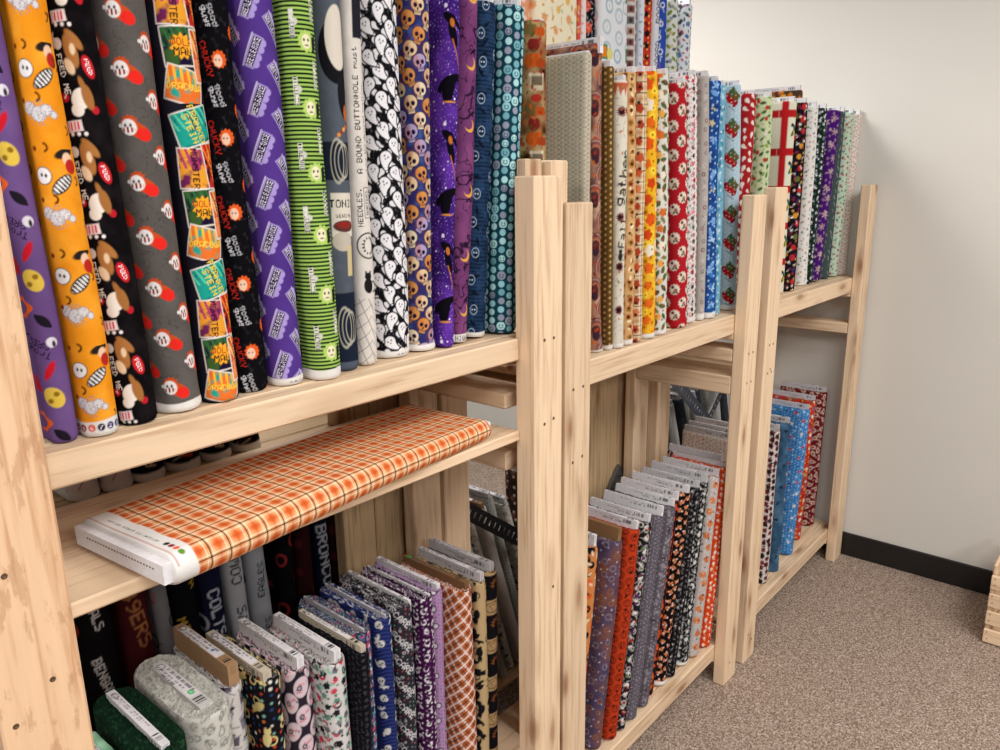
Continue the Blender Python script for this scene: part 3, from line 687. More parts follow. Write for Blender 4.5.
@pat
def patch(c):
    c.base('DAD6C2'); x, y, H = cells(c, .10, .12, 0, 0, 2, -.06)
    c.put(bx(x, y-.048, .05, .012), 'B01E22'); c.put(np.abs(x+.030)-.011, 'B01E22'); c.put(leaf(*rot(x-.012, y, .5), .018), '2A5A3A'); c.put(leaf(*rot(x-.005, y+.012, -.8), .016), '34683E'); c.put(circ(x-.012, y+.012, .008), 'C9A23C'); c.put(circ(x+.002, y-.012, .006), '1E2024')
PAT['blackorn'] = mot('17131A', ('dot', ['B82A2C', 'C88A2A', '3A2A5A', '5A6A2A'], .012, .036, .038, dict(seed=3)), ('flower', ['C8A85A', 'E8E2D8', '7A2A5A'], .006, .020, .022, dict(seed=5)), ('cane', ['E8E4DE', 'B0303A'], .008, .024, .03, dict(seed=8)))
PAT['whitexm'] = mot('E2E0DC', ('leaf', ['5A7A5A', 'A89A84'], .008, .026, .03, dict(seed=3)), ('dot', ['B8464A', '8A8A8A'], .003, .02, .02, dict(seed=5)))
PAT['purplesn'] = mot('44186A', ('flower', ['A88A8E', 'B89A9C'], .0185, .044, .050, dict(seed=3)), ('snow', ['9A7A94', 'C0A4A8'], .008, .024, .026, dict(seed=6)))
PAT['greygr'] = mot('3F4F4E', ('line', ['C8CCC8', '8A9A94'], .0085, .024, .026, dict(seed=3, rt=.2)), ('dot', ['B04048'], .002, .024, .026, dict(seed=3)))
PAT['mint'] = mot('BCCFBA', ('flower', ['A8343A', '34604A', '7A2A30'], .0075, .024, .026, dict(seed=3)), ('dot', ['34604A', 'C0505A'], .0035, .018, .02, dict(seed=6)))
PAT['pinkx'] = mot('DDD6CC', ('cane', ['C2545C', 'B8404A'], .007, .017, .019, dict(seed=3)), ('dot', ['C85A64', '5A8A6A'], .0026, .013, .013, dict(seed=6)))
PAT['yellow'] = mot('DFAE34', ('burst', ['E8A818', 'F2CE3A', 'CF8A18'], .013, .020, .020, dict(seed=3)), ('rose', ['D8541C', 'C8441A', 'E2D8C0', 'D8641C'], .0170, .034, .042, dict(seed=6, jit=.5)), ('dot', ['6A4A1C'], .003, .020, .020, dict(seed=3)))
PAT['whitegr'] = mot('CFCFC4', ('leaf', ['4E5E34', '6E7E4C', '3C4C2A'], .015, .021, .024, dict(seed=3)), ('rose', ['C86A2C', 'E2DAC8', 'D8A04A'], .012, .036, .044, dict(seed=6)), ('dot', ['A8402A'], .003, .02, .02, dict(seed=8)))
PAT['cream'] = mot('C79E6C', ('burst', ['B87A3E', 'DDB57C', 'A8542E'], .013, .020, .022, dict(seed=3)), ('dot', ['4A2418', '5A3020'], .0052, .020, .022, dict(seed=3)), ('leaf', ['8A6A3A', 'EAD8B8'], .007, .02, .02, dict(seed=7)))
PAT['brndots'] = mot('5E4422', ('dot', ['C8A86A', 'B8925A'], .0030, .0135, .0135, dict(seed=3, jit=.05, vary=.1)))
PAT['autumn'] = mot('4A3A2E', ('rose', ['C8762A', '7A2A22', 'D8A040'], .014, .03, .034, dict(seed=3)), ('leaf', ['2E3A2A', 'B8502A'], .010, .024, .024, dict(seed=6)))
# lower rows
PAT['greencamo'] = mot('122A1C', ('flower', ['1B3A26', '0E2216', '24482E'], .009, .017, .018, dict(seed=3)), ('line', ['0C1C12'], .010, .012, .014, dict(seed=5)))
PAT['mintcoral'] = mot('4F8468', ('ring', ['24503A', '8AB89A'], .006, .013, .014, dict(seed=3)), ('leaf', ['1C3E2C', '9CC8A8'], .008, .018, .018, dict(seed=6)))
@pat
def doodle(c):
    c.base('C9C8C0'); mottle(c, 'B4B3AB', 30, .6)
    for s in (1, 5, 9):
        x, y, H = cells(c, .021+.003*s/5, .024, .5, .3, s); x, y = rot(x, y, H[2]*6)
        d = np.where(H[3] < .35, star(x, y, .006, 5, .5), np.where(H[3] < .7, drop(x, y, .009), bat(x, y, .009))); c.put(np.abs(d)-.00045, '6E6E68')
PAT['greyjacket'] = mot('D2CCC8', ('box', ['5A5864', '77757F', '403E48'], .020, .045, .055, dict(seed=3, rt=.05)), ('cat', ['24232A'], .011, .036, .04, dict(seed=5)), ('line', ['8A8894'], .012, .02, .022, dict(seed=7)))
PAT['blackfloral'] = mot('14141A', ('dot', ['B8402A', '7AA89A', 'D8D4CC', '2A3A6A', 'C86A3A'], .0036, .0145, .0145, dict(seed=3)), ('cat', ['DCCB8C', 'CDBB7C'], .022, .052, .056, dict(seed=6, vary=.1)))
@pat
def owls(c):
    c.base('2B2530'); 
    for ox, oy in ((0, 0), (.025, .03)):
        x, y, H = cells(c, .05, .06, 0, .05, 2+ox, ox-.03, oy); x, y = rot(x, y, (H[2]-.5)*1.4)
        c.put(ell(x, y, .0155, .0205), 'D2BEC6'); c.put(text(*rot(x-.002, y-.006, .5), 'Boo', .007), 'C4586A'); c.put(text(*rot(x+.001, y+.008, .5), 'hoo', .006), 'C4586A'); c.put(ell(x+.004, y+.002, .005, .0055), '1C181E'); c.put(ell(x+.004, y+.002, .0028, .003), 'A8A0A8')
    toss(c, 'leaf', ['57505A'], .0035, .03, .03, seed=9)
PAT['wskull'] = mot('CFCBC9', ('moon', ['8AC4AC', 'C83A5A', '1E1C22', '77757E'], .0100, .026, .026, dict(seed=3)), ('rose', ['CC3A54', '24222A', '5A8A7A', '68666E'], .0078, .020, .022, dict(seed=6)), ('moon', ['CC3A54', '7AB8A0', '1E1C22'], .006, .024, .026, dict(seed=8)), ('flower', ['24222A'], .004, .016, .017, dict(seed=11)))
PAT['blackfine'] = mot('131218', ('ring', ['45434C'], .0034, .013, .014, dict(seed=3)), ('line', ['56545C'], .004, .012, .013, dict(seed=5)))
PAT['tealfloral'] = mot('2A3150', ('ring', ['6AB0A8', '8A9AB8', '5A8AA0'], .0072, .022, .024, dict(seed=3)), ('rose', ['B04A62', '242A44', '4A567A'], .0072, .019, .021, dict(seed=6)), ('moon', ['8AC8BC', 'C8607A', 'A8A8B8'], .006, .018, .020, dict(seed=8)), ('flower', ['D8D4D8'], .0042, .026, .028, dict(seed=12)))
@pat
def navynight(c):
    c.base('1C2450'); c.put(np.abs(fr((c.V+.003*np.sin(c.U*160))/.0085)-.5)*.0085-.0016, '2E3C80')
    x, y, H = cells(c, .036, .040, .5, .15, 3); x, y = rot(x, y, (H[2]-.5)*2); skull(c, x, y, .010, 'D6D4D2', '1A1A30'); toss(c, 'bat', ['D6D4D2'], .012, .040, .052, seed=6)
@pat
def scare(c):
    c.base('2C2A31'); toss(c, 'dot', ['6AA89A', 'B8505A', '9A98A0'], .0018, .011, seed=4)
    for ox, oy, s in ((0, 0, 'SCARE'), (.034, .026, 'BOO')):
        x, y, H = cells(c, .068, .052, 0, 0, 2, -.05+ox, oy); c.put(text(*rot(x, y, -.85), s, .0135), 'D2D0D2')
    toss(c, 'ring', ['C8C6C8'], .0035, .03, .026, seed=8)
PAT['moons'] = mot('3A123C', ('moon', ['DCD6DC'], .0075, .024, .026, dict(seed=3)), ('dot', ['DCD6DC', '8A5A8A'], .0022, .011, .012, dict(seed=6)), ('star', ['DCD6DC'], .0045, .022, .024, dict(seed=9)))
PAT['lilac'] = mot('A884AC', ('dot', ['6A4A74', '3A2A44'], .0016, .0085, .0085, dict(seed=6)), ('ring', ['2E2436'], .0085, .034, .038, dict(seed=3, vary=.1)), ('dot', ['CFC6D2'], .0055, .034, .038, dict(seed=3, vary=.1)))
PAT['tancats'] = mot('B39A72', ('cat', ['17151A'], .021, .046, .048, dict(seed=3, vary=.1)), ('bat', ['17151A'], .016, .044, .052, dict(seed=6)), ('leaf', ['17151A'], .014, .04, .044, dict(seed=10)))
@pat
def suns(c):
    c.base('17151A'); x, y, H = cells(c, .08, .095, 0, 0, 2, -.04); c.put(bx(x, y, .05, .018), 'B89A6E'); c.put(np.abs(star(x, y, .014, 5, .5))-.001, '6A2E1C'); c.put(np.abs(ell(x, y, .024, .013))-.0008, '5A3424')
    c.put(star(x-.004, y+.042, .017, 12, .55), '7E4A24'); c.put(circ(x-.004, y+.042, .007), '1B171A')
PAT['hallow'] = mot('C88048', ('dot', ['17151A', 'D8602A', 'DDD2C0'], .013, .032, .038, dict(seed=3)), ('bat', ['17151A'], .013, .04, .05, dict(seed=5)), ('leaf', ['D8521C', 'E2C8A8'], .010, .03, .03, dict(seed=8)))
@pat
def purpmix(c):
    c.base('574A62'); mottle(c, '8A5436', 22, 1.1); mottle(c, '3E3A5A', 36, .9, 5)
    c.put(np.abs(fr(c.V/.0062)-.5)*.0062-.0010, '38304A', .6); toss(c, 'star', ['C8BCC8'], .0030, .022, .026, seed=3); toss(c, 'ring', ['7A707E', '8A5A3E'], .010, .03, .034, seed=6)
@pat
def orangepump(c):
    c.base('B53A1C'); x, y, H = cells(c, .026, .030, .5, .1, 2); c.put(np.abs(ell(x, y, .0105, .0095))-.0008, '3A1410'); c.put(np.abs(ell(x, y, .005, .0088))-.0007, '5A1C12'); c.put(U_(circ(x-.003, y-.002, .0014), circ(x+.003, y-.002, .0014)), '24100E'); toss(c, 'leaf', ['26120E'], .007, .03, .034, seed=5)
PAT['multi'] = mot('1E1C20', ('ring', ['C8C8C0', '8A8A92', '9A2A2C'], .0088, .022, .026, dict(seed=3)), ('box', ['5A2A5A', '6A7A5A', 'D8D4CC', 'A03A2A'], .008, .024, .026, dict(seed=6)), ('cat', ['DCDAD6'], .009, .03, .034, dict(seed=8)), ('line', ['DCDAD6'], .006, .016, .018, dict(seed=9)))
PAT['greybat'] = mot('564F59', ('line', ['B8B2B8', 'D0CCD0'], .0030, .011, .012, dict(seed=3)), ('dot', ['88828A'], .0014, .008, .008, dict(seed=6)))
PAT['greybat2'] = mot('5B545C', ('bat', ['857E86', '3A343C'], .014, .030, .026, dict(seed=3)), ('dot', ['B8B2B8'], .0016, .013, .013, dict(seed=6)))
PAT['orangeblk'] = mot('1A1416', ('leaf', ['C8481C', 'D8602A'], .016, .026, .03, dict(seed=3)), ('dot', ['C8481C'], .006, .02, .022, dict(seed=6)))
@pat
def candy(c):
    c.base('100E10')
    for s in (3, 8):
        x, y, H = cells(c, .022, .025, .5, .35, s, s*.001); x, y = rot(x, y, H[2]*6.28)
        t = np.maximum(np.abs(x)-.0034+y*.35, np.abs(y)-.0062); c.put(t, 'C8582C'); c.put(np.maximum(t, -y+.002), 'E6DED4'); c.put(np.maximum(t, y+.0025), 'B8845A')
PAT['blackmot'] = mot('151316', ('flower', ['3A363A', 'B8B4B4', '5A5256'], .0065, .017, .019, dict(seed=3)), ('line', ['A8A4A4'], .004, .014, .016, dict(seed=6)))
PAT['bwghoul'] = mot('1C1B1E', ('skull' if 0 else 'dot', ['C8C6C4', '8A8886'], .0078, .024, .028, dict(seed=3)), ('leaf', ['D0CECA', '7A7876'], .009, .022, .024, dict(seed=6)), ('dot', ['1C1B1E'], .0028, .012, .014, dict(seed=8)), ('line', ['D0CECA'], .006, .014, .016, dict(seed=9)))
PAT['greypump'] = mot('B4ACA8', ('dot', ['C87A4A', 'BA6C42'], .0125, .036, .040, dict(seed=3, vary=.15)), ('leaf', ['26242A'], .0055, .026, .03, dict(seed=6)), ('line', ['E2DCD6'], .005, .016, .018, dict(seed=9)))
PAT['orangegh'] = mot('C8401A', ('drop', ['E2D8CC'], .0075, .018, .021, dict(seed=3, rt=.3)), ('leaf', ['E89A5A'], .005, .016, .018, dict(seed=6)))
PAT['darkfl'] = mot('D2C8C4', ('rose', ['4A1A20', '6A2A2A', '2A2226'], .013, .022, .025, dict(seed=3)), ('leaf', ['1E1A1E', '7A3A3A'], .009, .02, .02, dict(seed=6)))
@pat
def denim(c):
    c.base('33526E'); mottle(c, '4A6E8C', 25, .9); mottle(c, '22384E', 60, .7, 5); mottle(c, '6A8CA8', 18, .8, 9); toss(c, 'cat', ['101C2A'], .012, .05, .07, seed=3, skip=.35)
PAT['bluexm'] = mot('3A78B4', ('star', ['9CC4E4', '2A5A94'], .007, .022, .024, dict(seed=3)), ('rose', ['B03040', 'D8C8C0'], .0085, .045, .05, dict(seed=6)), ('dot', ['A8CCE8'], .002, .012, .012, dict(seed=8)))
PAT['redxm'] = mot('C4332C', ('rose', ['E2D2C8', '9A1C22', '8A6AA0', '8AA06A'], .0100, .026, .028, dict(seed=3)), ('dot', ['D8A04A', '3E5A3A'], .005, .018, .02, dict(seed=6)))
PAT['paisley'] = mot('6A1820', ('drop', ['C9B4A4'], .0150, .031, .034, dict(seed=3, vary=.1)), ('drop', ['8A2A30'], .0075, .031, .034, dict(seed=3, vary=.1)), ('dot', ['B89A8A'], .0035, .02, .02, dict(seed=8)))
# rear rows
def words(base, ws, col, h=.03, ang=-1.5, extra=None):
    def p(c):
        c.base(base)
        if extra: extra(c)
        for k, w in enumerate(ws):
            x, y, H = cells(c, .30, h*6*len(w)/7+.05, 0, 0, 2, -.15, k*.09); a, b = rot(x-(k*.035-.017*(len(ws)-1)), y, ang)
            c.put(text(a, b, w, h), col if isinstance(col, str) else col[k])
    return p
PAT['steel'] = words('0C0B0D', ['STEELERS'], 'B8923A', .02)
PAT['bengals'] = words('100D0E', ['BENGALS'], 'C8C0BC', .017, -1.4, lambda c: (toss(c, 'ring', ['8A2E1C'], .022, .12, .13, seed=3, vary=.1), toss(c, 'burst', ['A83A22'], .014, .12, .13, seed=3, vary=.1)))
PAT['niners'] = words('3E1216', ['49ERS'], '8E5A34', .03, -1.4)
PAT['greylogo'] = mot('6A6668', ('ring', ['2E2A2E', '8A4A4A'], .020, .07, .08, dict(seed=3)), ('line', ['3A363A'], .012, .05, .05, dict(seed=5)))
PAT['saints'] = words('0B0B10', ['MINNESOTA'], 'A8852E', .020, -1.3, lambda c: toss(c, 'drop', ['D8D2C4'], .028, .12, .15, seed=3))
PAT['colts'] = words('14172E', ['COLTS'], 'B4B4BC', .026, -1.5, lambda c: toss(c, 'ring', ['9A9AA4'], .024, .10, .11, seed=3))
PAT['cowboys'] = words('A8A7AC', ['COWBOYS'], '16161C', .024, 1.55)
PAT['eagles'] = words('9A9CA2', ['EAGLES'], '14181A', .016, 1.45, lambda c: toss(c, 'dot', ['14181A'], .022, .12, .12, seed=3, jit=.1))
PAT['blackred'] = mot('0E0B0D', ('ring', ['8A2A2A'], .020, .06, .10, dict(seed=3)))
PAT['darkred'] = mot('2A0E12', ('burst', ['4A181C'], .018, .06, .07, dict(seed=3)))
PAT['broncos'] = words('0E1226', ['BRONCOS'], 'A2A4AA', .030, -1.5)
PAT['nascar'] = words('0E0D10', ['NASCAR'], 'B83A2E', .022, 1.5, lambda c: toss(c, 'line', ['9A8A6A', 'B4B0AA'], .012, .03, .03, seed=5))
PAT['race'] = words('141216', ['RACING'], 'B8A88A', .018, 1.5)
PAT['race2'] = mot('121014', ('line', ['B83A2E', '9A8A6A'], .012, .022, .024, dict(seed=5)))
PAT['baseball'] = mot('D6CFCB', ('line', ['A84A54'], .010, .026, .03, dict(seed=3)))
PAT['roran'] = mot('E29A72', ('flower', ['F0D8C8', 'D8703A'], .010, .024, .024, dict(seed=3)))  # upper rear row prints from here: overexposure painted in as whiter colours
PAT['rfloral'] = mot('F0E6C8', ('burst', ['E8B860', 'F0CE7A', 'E8A06A'], .016, .05, .055, dict(seed=3)), ('leaf', ['A8C8A0', 'D8A060'], .010, .04, .045, dict(seed=6)), ('line', ['C89A5A'], .014, .04, .04, dict(seed=8, skip=.5)))
PAT['rred'] = mot('D8584C', ('line', ['F0E0D8'], .020, .03, .04, dict(seed=3)), ('dot', ['E89A5A'], .008, .02, .03, dict(seed=6)))
PAT['rslim'] = mot('EADCD8', ('leaf', ['D8A8A0', 'C8C0C0'], .008, .02, .022, dict(seed=3)))
PAT['rblack'] = mot('16161C', ('dot', ['E0583E'], .017, .05, .058, dict(seed=3, jit=.1, vary=.1)), ('line', ['D8D8DA'], .005, .014, .016, dict(seed=6)))
@pat
def rorn(c):
    c.base('E6E8EA'); toss(c, 'ring', ['A8BCC8', 'BCC8D0'], .024, .056, .06, seed=3, vary=.1); toss(c, 'line', ['8A98A4'], .008, .056, .06, seed=3)
    x, y, H = cells(c, .16, .17, 0, 0, 2, -.09, .04); c.put(bx(x, y, .03, .021), '3E8A5A'); c.put(bx(x-.004, y, .022, .015), 'E8862A'); c.put(circ(x-.042, y+.004, .016), 'E8DC7A'); c.put(leaf(*rot(x, y-.03, 1), .012), 'C8303A')
PAT['rphoto'] = mot('D2CCC8', ('box', ['8A5A54', '6A6A6A', 'B88A7A', 'E8E2DC'], .018, .036, .032, dict(seed=3, rt=0, jit=0, vary=0)), ('dot', ['4A3A3A'], .007, .036, .032, dict(seed=3, rt=0, jit=0, vary=0)))
PAT['rwb'] = mot('DCE2EA', ('leaf', ['8A9AB8', 'B8C2D0'], .008, .022, .024, dict(seed=3)))
PAT['rred2'] = mot('C8352E', ('rose', ['1E1A1E', 'F0E4DA', '8A1C20'], .013, .030, .034, dict(seed=3)), ('dot', ['F0B83C'], .004, .018, .02, dict(seed=6)))
PAT['rboard'] = words('DCDDE4', ['BOARD'], '26284A', .021, 1.55)
PAT['rblue'] = mot('2E4EA8', ('ring', ['E6E8F0', '8A5AB8'], .013, .04, .046, dict(seed=3)), ('cane', ['E6E8F0'], .012, .034, .04, dict(seed=6)))
PAT['rplant'] = mot('DADCD4', ('leaf', ['7A8A3A', '55626E', '98A86A'], .014, .024, .026, dict(seed=3)), ('box', ['8A94A0', 'C8B87A'], .009, .04, .044, dict(seed=6)))
PAT['rwb2'] = mot('DEE2E8', ('box', ['5A7AB0', '8A9AB8', '3A4A5A'], .012, .030, .038, dict(seed=3)), ('leaf', ['4A5A6A', 'C05A6A', '5A8A6A'], .009, .020, .022, dict(seed=6)))
PAT['cardstock'] = mot('B8B4AA', ('box', ['8A867C', '55524C'], .012, .034, .03, dict(seed=3)), ('line', ['3E3C38'], .008, .014, .02, dict(seed=5)))
PAT['plainwhite'] = mot('C4C2BE', ('line', ['A4A29E'], .010, .05, .05, dict(seed=3)))
PAT['palefine'] = mot('A9AAA2', ('line', ['55554F', '77776F'], .004, .011, .013, dict(seed=3)), ('dot', ['55554F'], .002, .012, .012, dict(seed=5)))
PAT['darkgrey'] = mot('3E434A', ('line', ['565C64'], .010, .03, .03, dict(seed=3)))
PAT['darkplain'] = mot('3A2A28', ('rose', ['6A4A3E', '2A2220'], .012, .026, .03, dict(seed=3)), ('dot', ['C8B49A'], .006, .03, .03, dict(seed=5)))

# ------------------------------------------------------------------ fabric bolts
def mesh_grid(name, P, C, faces, mat, smooth=True):
    me = bpy.data.meshes.new(name)
    nv, nf = len(P), len(faces)
    me.vertices.add(nv); me.vertices.foreach_set('co', P.astype(np.float32).ravel())
    me.loops.add(nf*4); me.polygons.add(nf)
    me.polygons.foreach_set('loop_start', np.arange(nf, dtype=np.int32)*4)
    me.polygons.foreach_set('loop_total', np.full(nf, 4, dtype=np.int32))
    me.loops.foreach_set('vertex_index', faces.astype(np.int32).ravel())
    me.update(calc_edges=True)
    if smooth: me.polygons.foreach_set('use_smooth', np.ones(nf, dtype=bool))
    at = me.color_attributes.new('print', 'FLOAT_COLOR', 'POINT')
    c = np.ones((nv, 4), np.float32); c[:, :3] = np.clip(C, 0, 1); at.data.foreach_set('color', c.ravel())
    me.materials.append(mat); me.validate(); return me
def gridfaces(nr, nc, wrap, off=0):
    r = np.arange(nr-1)[:, None]; k = np.arange(nc if wrap else nc-1)[None, :]; k2 = (k+1) % nc
    return np.stack([r*nc+k, r*nc+k2, (r+1)*nc+k2, (r+1)*nc+k], -1).reshape(-1, 4)+off
def fabric_mesh(pname, t, L, v0, v1, e, D1, D2, seed, selv=0, selv_kind=None, cap='plain', rough=1., flare=0):
    cz = .018 if cap == 'plain' else .0035
    r = t/2; A = L-2*r; per = 2*A+math.pi*2*r; h = per/2; D1 = min(D1, h*.96); D2 = min(D2, h*.96)
    dn = np.arange(-D1, D2, e); cs = np.concatenate([np.linspace(-h, -D1, max(3, int((h-D1)/cz)+2))[:-1], dn, np.linspace(D2, h, max(3, int((h-D2)/cz)+2))[:-1]])
    cs = np.unique(np.round(cs, 6)); nc = len(cs)
    ed = e if e < .01 else .01
    vs = np.arange(v0, v1, ed); vs = np.append(vs, v1); nr = len(vs)
    q = math.pi*r/2
    def pos(s):
        s_ = np.abs(s); sg = np.sign(s)
        a1 = s_ < q; a2 = s_ < q+A
        ph = s_/r; ph2 = (s_-q-A)/r
        x = np.where(a1, r*np.sin(np.minimum(ph, 1.5708)), np.where(a2, r, r*np.cos(ph2)))
        y = np.where(a1, -L/2+r-r*np.cos(np.minimum(ph, 1.5708)), np.where(a2, -L/2+r+(s_-q), L/2-r+r*np.sin(ph2)))
        cy = np.where(a1, -L/2+r, np.where(a2, y, L/2-r))
        return x*sg, y, cy
    x, y, cy = pos(cs)
    S_, V_ = np.meshgrid(cs, vs); X = np.tile(x, (nr, 1)); Y = np.tile(y, (nr, 1)); CY = np.tile(cy, (nr, 1))
    # soft wrinkles and uneven winding, periodic at the back seam
    w = np.sin((S_+h)/per*2*np.pi)*.05
    a = .0022*(fbm(S_*14+w, V_*5, seed)-.5)+.0020*(fbm(S_*30, V_*16+S_*8, seed+3)-.5)*rough
    fade = np.clip((h-np.abs(S_))/.03, 0, 1)
    a = a*fade+.0010*np.sin(V_*8+seed)-.0012
    if flare: a = a+flare*np.exp(-((V_-v0)/.02)**2)*fade
    # rounded hem
    hem = .0022*np.exp(-((V_-v0)/.003)**2)+.002*np.exp(-((V_-v1)/.003)**2); a = a-hem
    k = 1+a/r
    X = X*k; Y = CY+(Y-CY)*k
    wob = .0016*np.sin(V_*9+seed*1.7)*np.clip((V_-v0)*8, 0, 1); X = X+wob
    P = np.stack([X, Y, V_], -1).reshape(-1, 3)
    cv = Cv(S_.ravel(), V_.ravel()-v0, max(e, .0012)); PAT[pname](cv)
    if selv:
        cv.put(cv.V-selv-.0012*np.sin(cv.U*90), 'DCD9D6')
        if selv_kind == 'dots':
            i = np.floor(cv.U/.0115); xx = cv.U-(i+.5)*.0115; kk = (i % 6).astype(int)
            cv.put(circ(xx, cv.V-selv*.58, .0046), np.array([lin(z) for z in ('2A2A6A', '1E2A6A', 'A82A2A', '8A3A2E', 'D85A4A', '2A2A40')])[kk])
            for d_ in range(6): cv.put(np.where(kk == d_, text(xx, cv.V-selv*.58, str(d_+2), .0048), 1), 'EEEAE8')
        elif selv_kind == 'text':
            xx = np.mod(cv.U+.03, .09)-.045; cv.put(text(xx, cv.V-selv*.5, 'www.timeless', .0048), '55535A')
        elif selv_kind:
            cv.put(text(cv.U, cv.V-selv*.5, selv_kind, selv*.55), '2A282C')
    C = cv.C
    faces = [gridfaces(nr, nc, True)]
    # closed ends: rings running in to the centre line
    def endcap(z, sgn, base_row, rings, rich):
        nonlocal P, C
        off = len(P); Pr = []; Cr = []
        ds = np.linspace(0, .93, rings+1)[1:]
        rs = np.random.RandomState(seed+5)
        for n_, d in enumerate(ds):
            kx = 1-d
            xx = x*kx+(P[base_row*nc:(base_row+1)*nc, 0]-x)*kx; yy = cy+(y-cy)*kx
            zz = np.full(nc, z)
            if rich:
                zz = z+sgn*(.0045*(n_ % 2)-.002-.006*d+.005*(noise(cs*60, np.full(nc, n_*3.1), seed)-.5)+.003*(noise(cs*160, np.full(nc, n_*1.7), seed+2)-.5))
            Pr.append(np.stack([xx, yy, zz], -1))
            if rich:
                cc = Cv(cs*1.6+rs.uniform(-.3, .3), np.full(nc, .2+rs.uniform(0, .3))+.03*noise(cs*70, cs*0+n_, seed), .002); PAT[pname](cc)
                m = (noise(cs*420, np.full(nc, n_*2.3), seed+9) > .7)*.3
                cc.C = cc.C*(1-m[:, None])+lin('CFCBC8')*m[:, None]*.8 if rich != 2 else cc.C
                Cr.append(cc.C)
            else: Cr.append(C[base_row*nc:(base_row+1)*nc])
        Pr = np.array(Pr).reshape(-1, 3); P = np.concatenate([P, Pr]); C = np.concatenate([C, np.array(Cr).reshape(-1, 3)])
        k = np.arange(nc); k2 = (k+1) % nc
        f0 = np.stack([base_row*nc+k, base_row*nc+k2, off+k2, off+k], -1)
        fs = [f0, gridfaces(rings, nc, True, off)]
        fs = np.concatenate(fs)
        return fs if sgn > 0 else fs[:, ::-1]
    faces.append(endcap(v1, 1, nr-1, 14 if cap != 'plain' else 2, {'plain': 0, 'rich': 1, 'dark': 2}[cap]))
    faces.append(endcap(v0, -1, 0, 2, 0))
    return mesh_grid('fabric', P, C, np.concatenate(faces), M_FAB)
def card_mesh(L, th, z0, z1, col, seed, style, ends=0):
    # long box with a finely printed top edge
    e = .0012; nx = max(4, int(th/.0016)); ny = int(L/e)
    gx = np.linspace(-th/2, th/2, nx); gy = np.linspace(-L/2, L/2, ny)
    Yg, Xg = np.meshgrid(gy, gx, indexing='ij')
    P = np.stack([Xg, Yg, np.full_like(Xg, z1)], -1).reshape(-1, 3)
    c = Cv(Yg.ravel(), -Xg.ravel(), .0011); c.base(col); u, v = c.U, c.V
    pap = 'E2DFE2' if style != 'grey' else 'BDBABC'
    if style in ('label', 'wide', 'brownlabel'): c.put(bx(u-.012, v, L*.36, th*.42), pap)
    ink = '5A5860'
    if style != 'blank':
        for k, yy in enumerate((-.25, .12, .42)[:2 if th < .014 else 3]):
            m = (hsh(np.floor(u/.0021), np.floor(v/th*3+9), seed+k) > .38) & (np.abs(v/th-yy) < .09) & (np.abs(u-.01-.02*k) < L*.27)
            c.mix(m*1., ink, .75)
        bu = u+L*.38; c.put(np.maximum(bx(bu, v, .0105, th*.36), (np.where(hsh(np.floor(u/.0013), 0, seed) > .5, -1, 1))*.003), '26242A')
        c.put(np.abs(ell(u-L*.40, v, .008, th*.3))-.0007, '3A3840')
        if style == 'wide': c.put(ell(u+.035, v, .007, .005), '2EAE5A'); c.put(ell(u+.035, v, .0045, .0028), '8AE0A0')
        if style == 'greendot': c.put(ell(u-L*.42, v, .006, .004), '2EAE4A')
        if style == 'brownlabel': c.put(ell(u+.03, v, .004, .003), '2A7AB8')
    C = c.C; f = [gridfaces(ny, nx, False)[:, ::-1]]
    if style == 'label':
        gz = np.linspace(z1-.026, z1-.0005, 12); ys = gy[::2]; Zs, Ys = np.meshgrid(gz, ys, indexing='ij')
        q = Cv(Ys.ravel(), Zs.ravel()-z1, .0016); q.base(col)
        for k, zz in enumerate((-.007, -.013)):
            m = (hsh(np.floor(q.U/.0026), k, seed) > .35) & (np.abs(q.V-zz) < .0016) & (np.abs(q.U+.02*k) < L*(.22-.06*k)); q.mix(m*1., '5A5860', .6)
        m = (np.abs(q.U+L*.34) < .014) & (np.abs(q.V+.009) < .005) & (hsh(np.floor(q.U/.0024), 5, seed) > .4); q.mix(m*1., '3A383E', .8)
        o = len(P); P = np.concatenate([P, np.stack([np.full(Zs.size, -th/2-.0003), Ys.ravel(), Zs.ravel()], -1)]); C = np.concatenate([C, q.C]); f.append(gridfaces(12, len(ys), False, o)[:, ::-1])
    b = lin(col)*np.array([.97, .96, .97])
    def quad(p):
        nonlocal P, C
        o = len(P); P = np.concatenate([P, np.array(p)]); C = np.concatenate([C, np.tile(b, (len(p), 1))]); f.append(np.arange(o, o+4)[None, :])
    X, Yh = th/2, L/2; fold = .0012
    zt = z1
    quad([(-X, -Yh, z0), (X, -Yh, z0), (X, -Yh, zt), (-X, -Yh, zt)]); quad([(X, Yh, z0), (-X, Yh, z0), (-X, Yh, zt), (X, Yh, zt)])
    quad([(X, -Yh, z0), (X, Yh, z0), (X, Yh, zt), (X, -Yh, zt)]); quad([(-X, Yh, z0), (-X, -Yh, z0), (-X, -Yh, zt), (-X, Yh, zt)])
    quad([(-X, Yh, z0), (X, Yh, z0), (X, -Yh, z0), (-X, -Yh, z0)])
    # tuck flap seam on the front end
    o = len(P); fx, fz = X*.5, zt-.018
    P = np.concatenate([P, np.array([(-fx, -Yh-.0008, fz), (fx, -Yh-.0008, fz), (fx, -Yh-.0008, zt-.001), (-fx, -Yh-.0008, zt-.001)])]); C = np.concatenate([C, np.tile(b*.85, (4, 1))]); f.append(np.arange(o, o+4)[None, :])
    return mesh_grid('cardboard_core', P, C, np.concatenate(f), M_CARD, smooth=False)
CARD = dict(label='E6E4E6', white='E2E0E2', grey='C6C3C6', brownlabel='A88662', brown='8C6A48', wide='CFCDCB', greendot='7A5A3C', blank='C9C6C8', cream='C9BEAA')
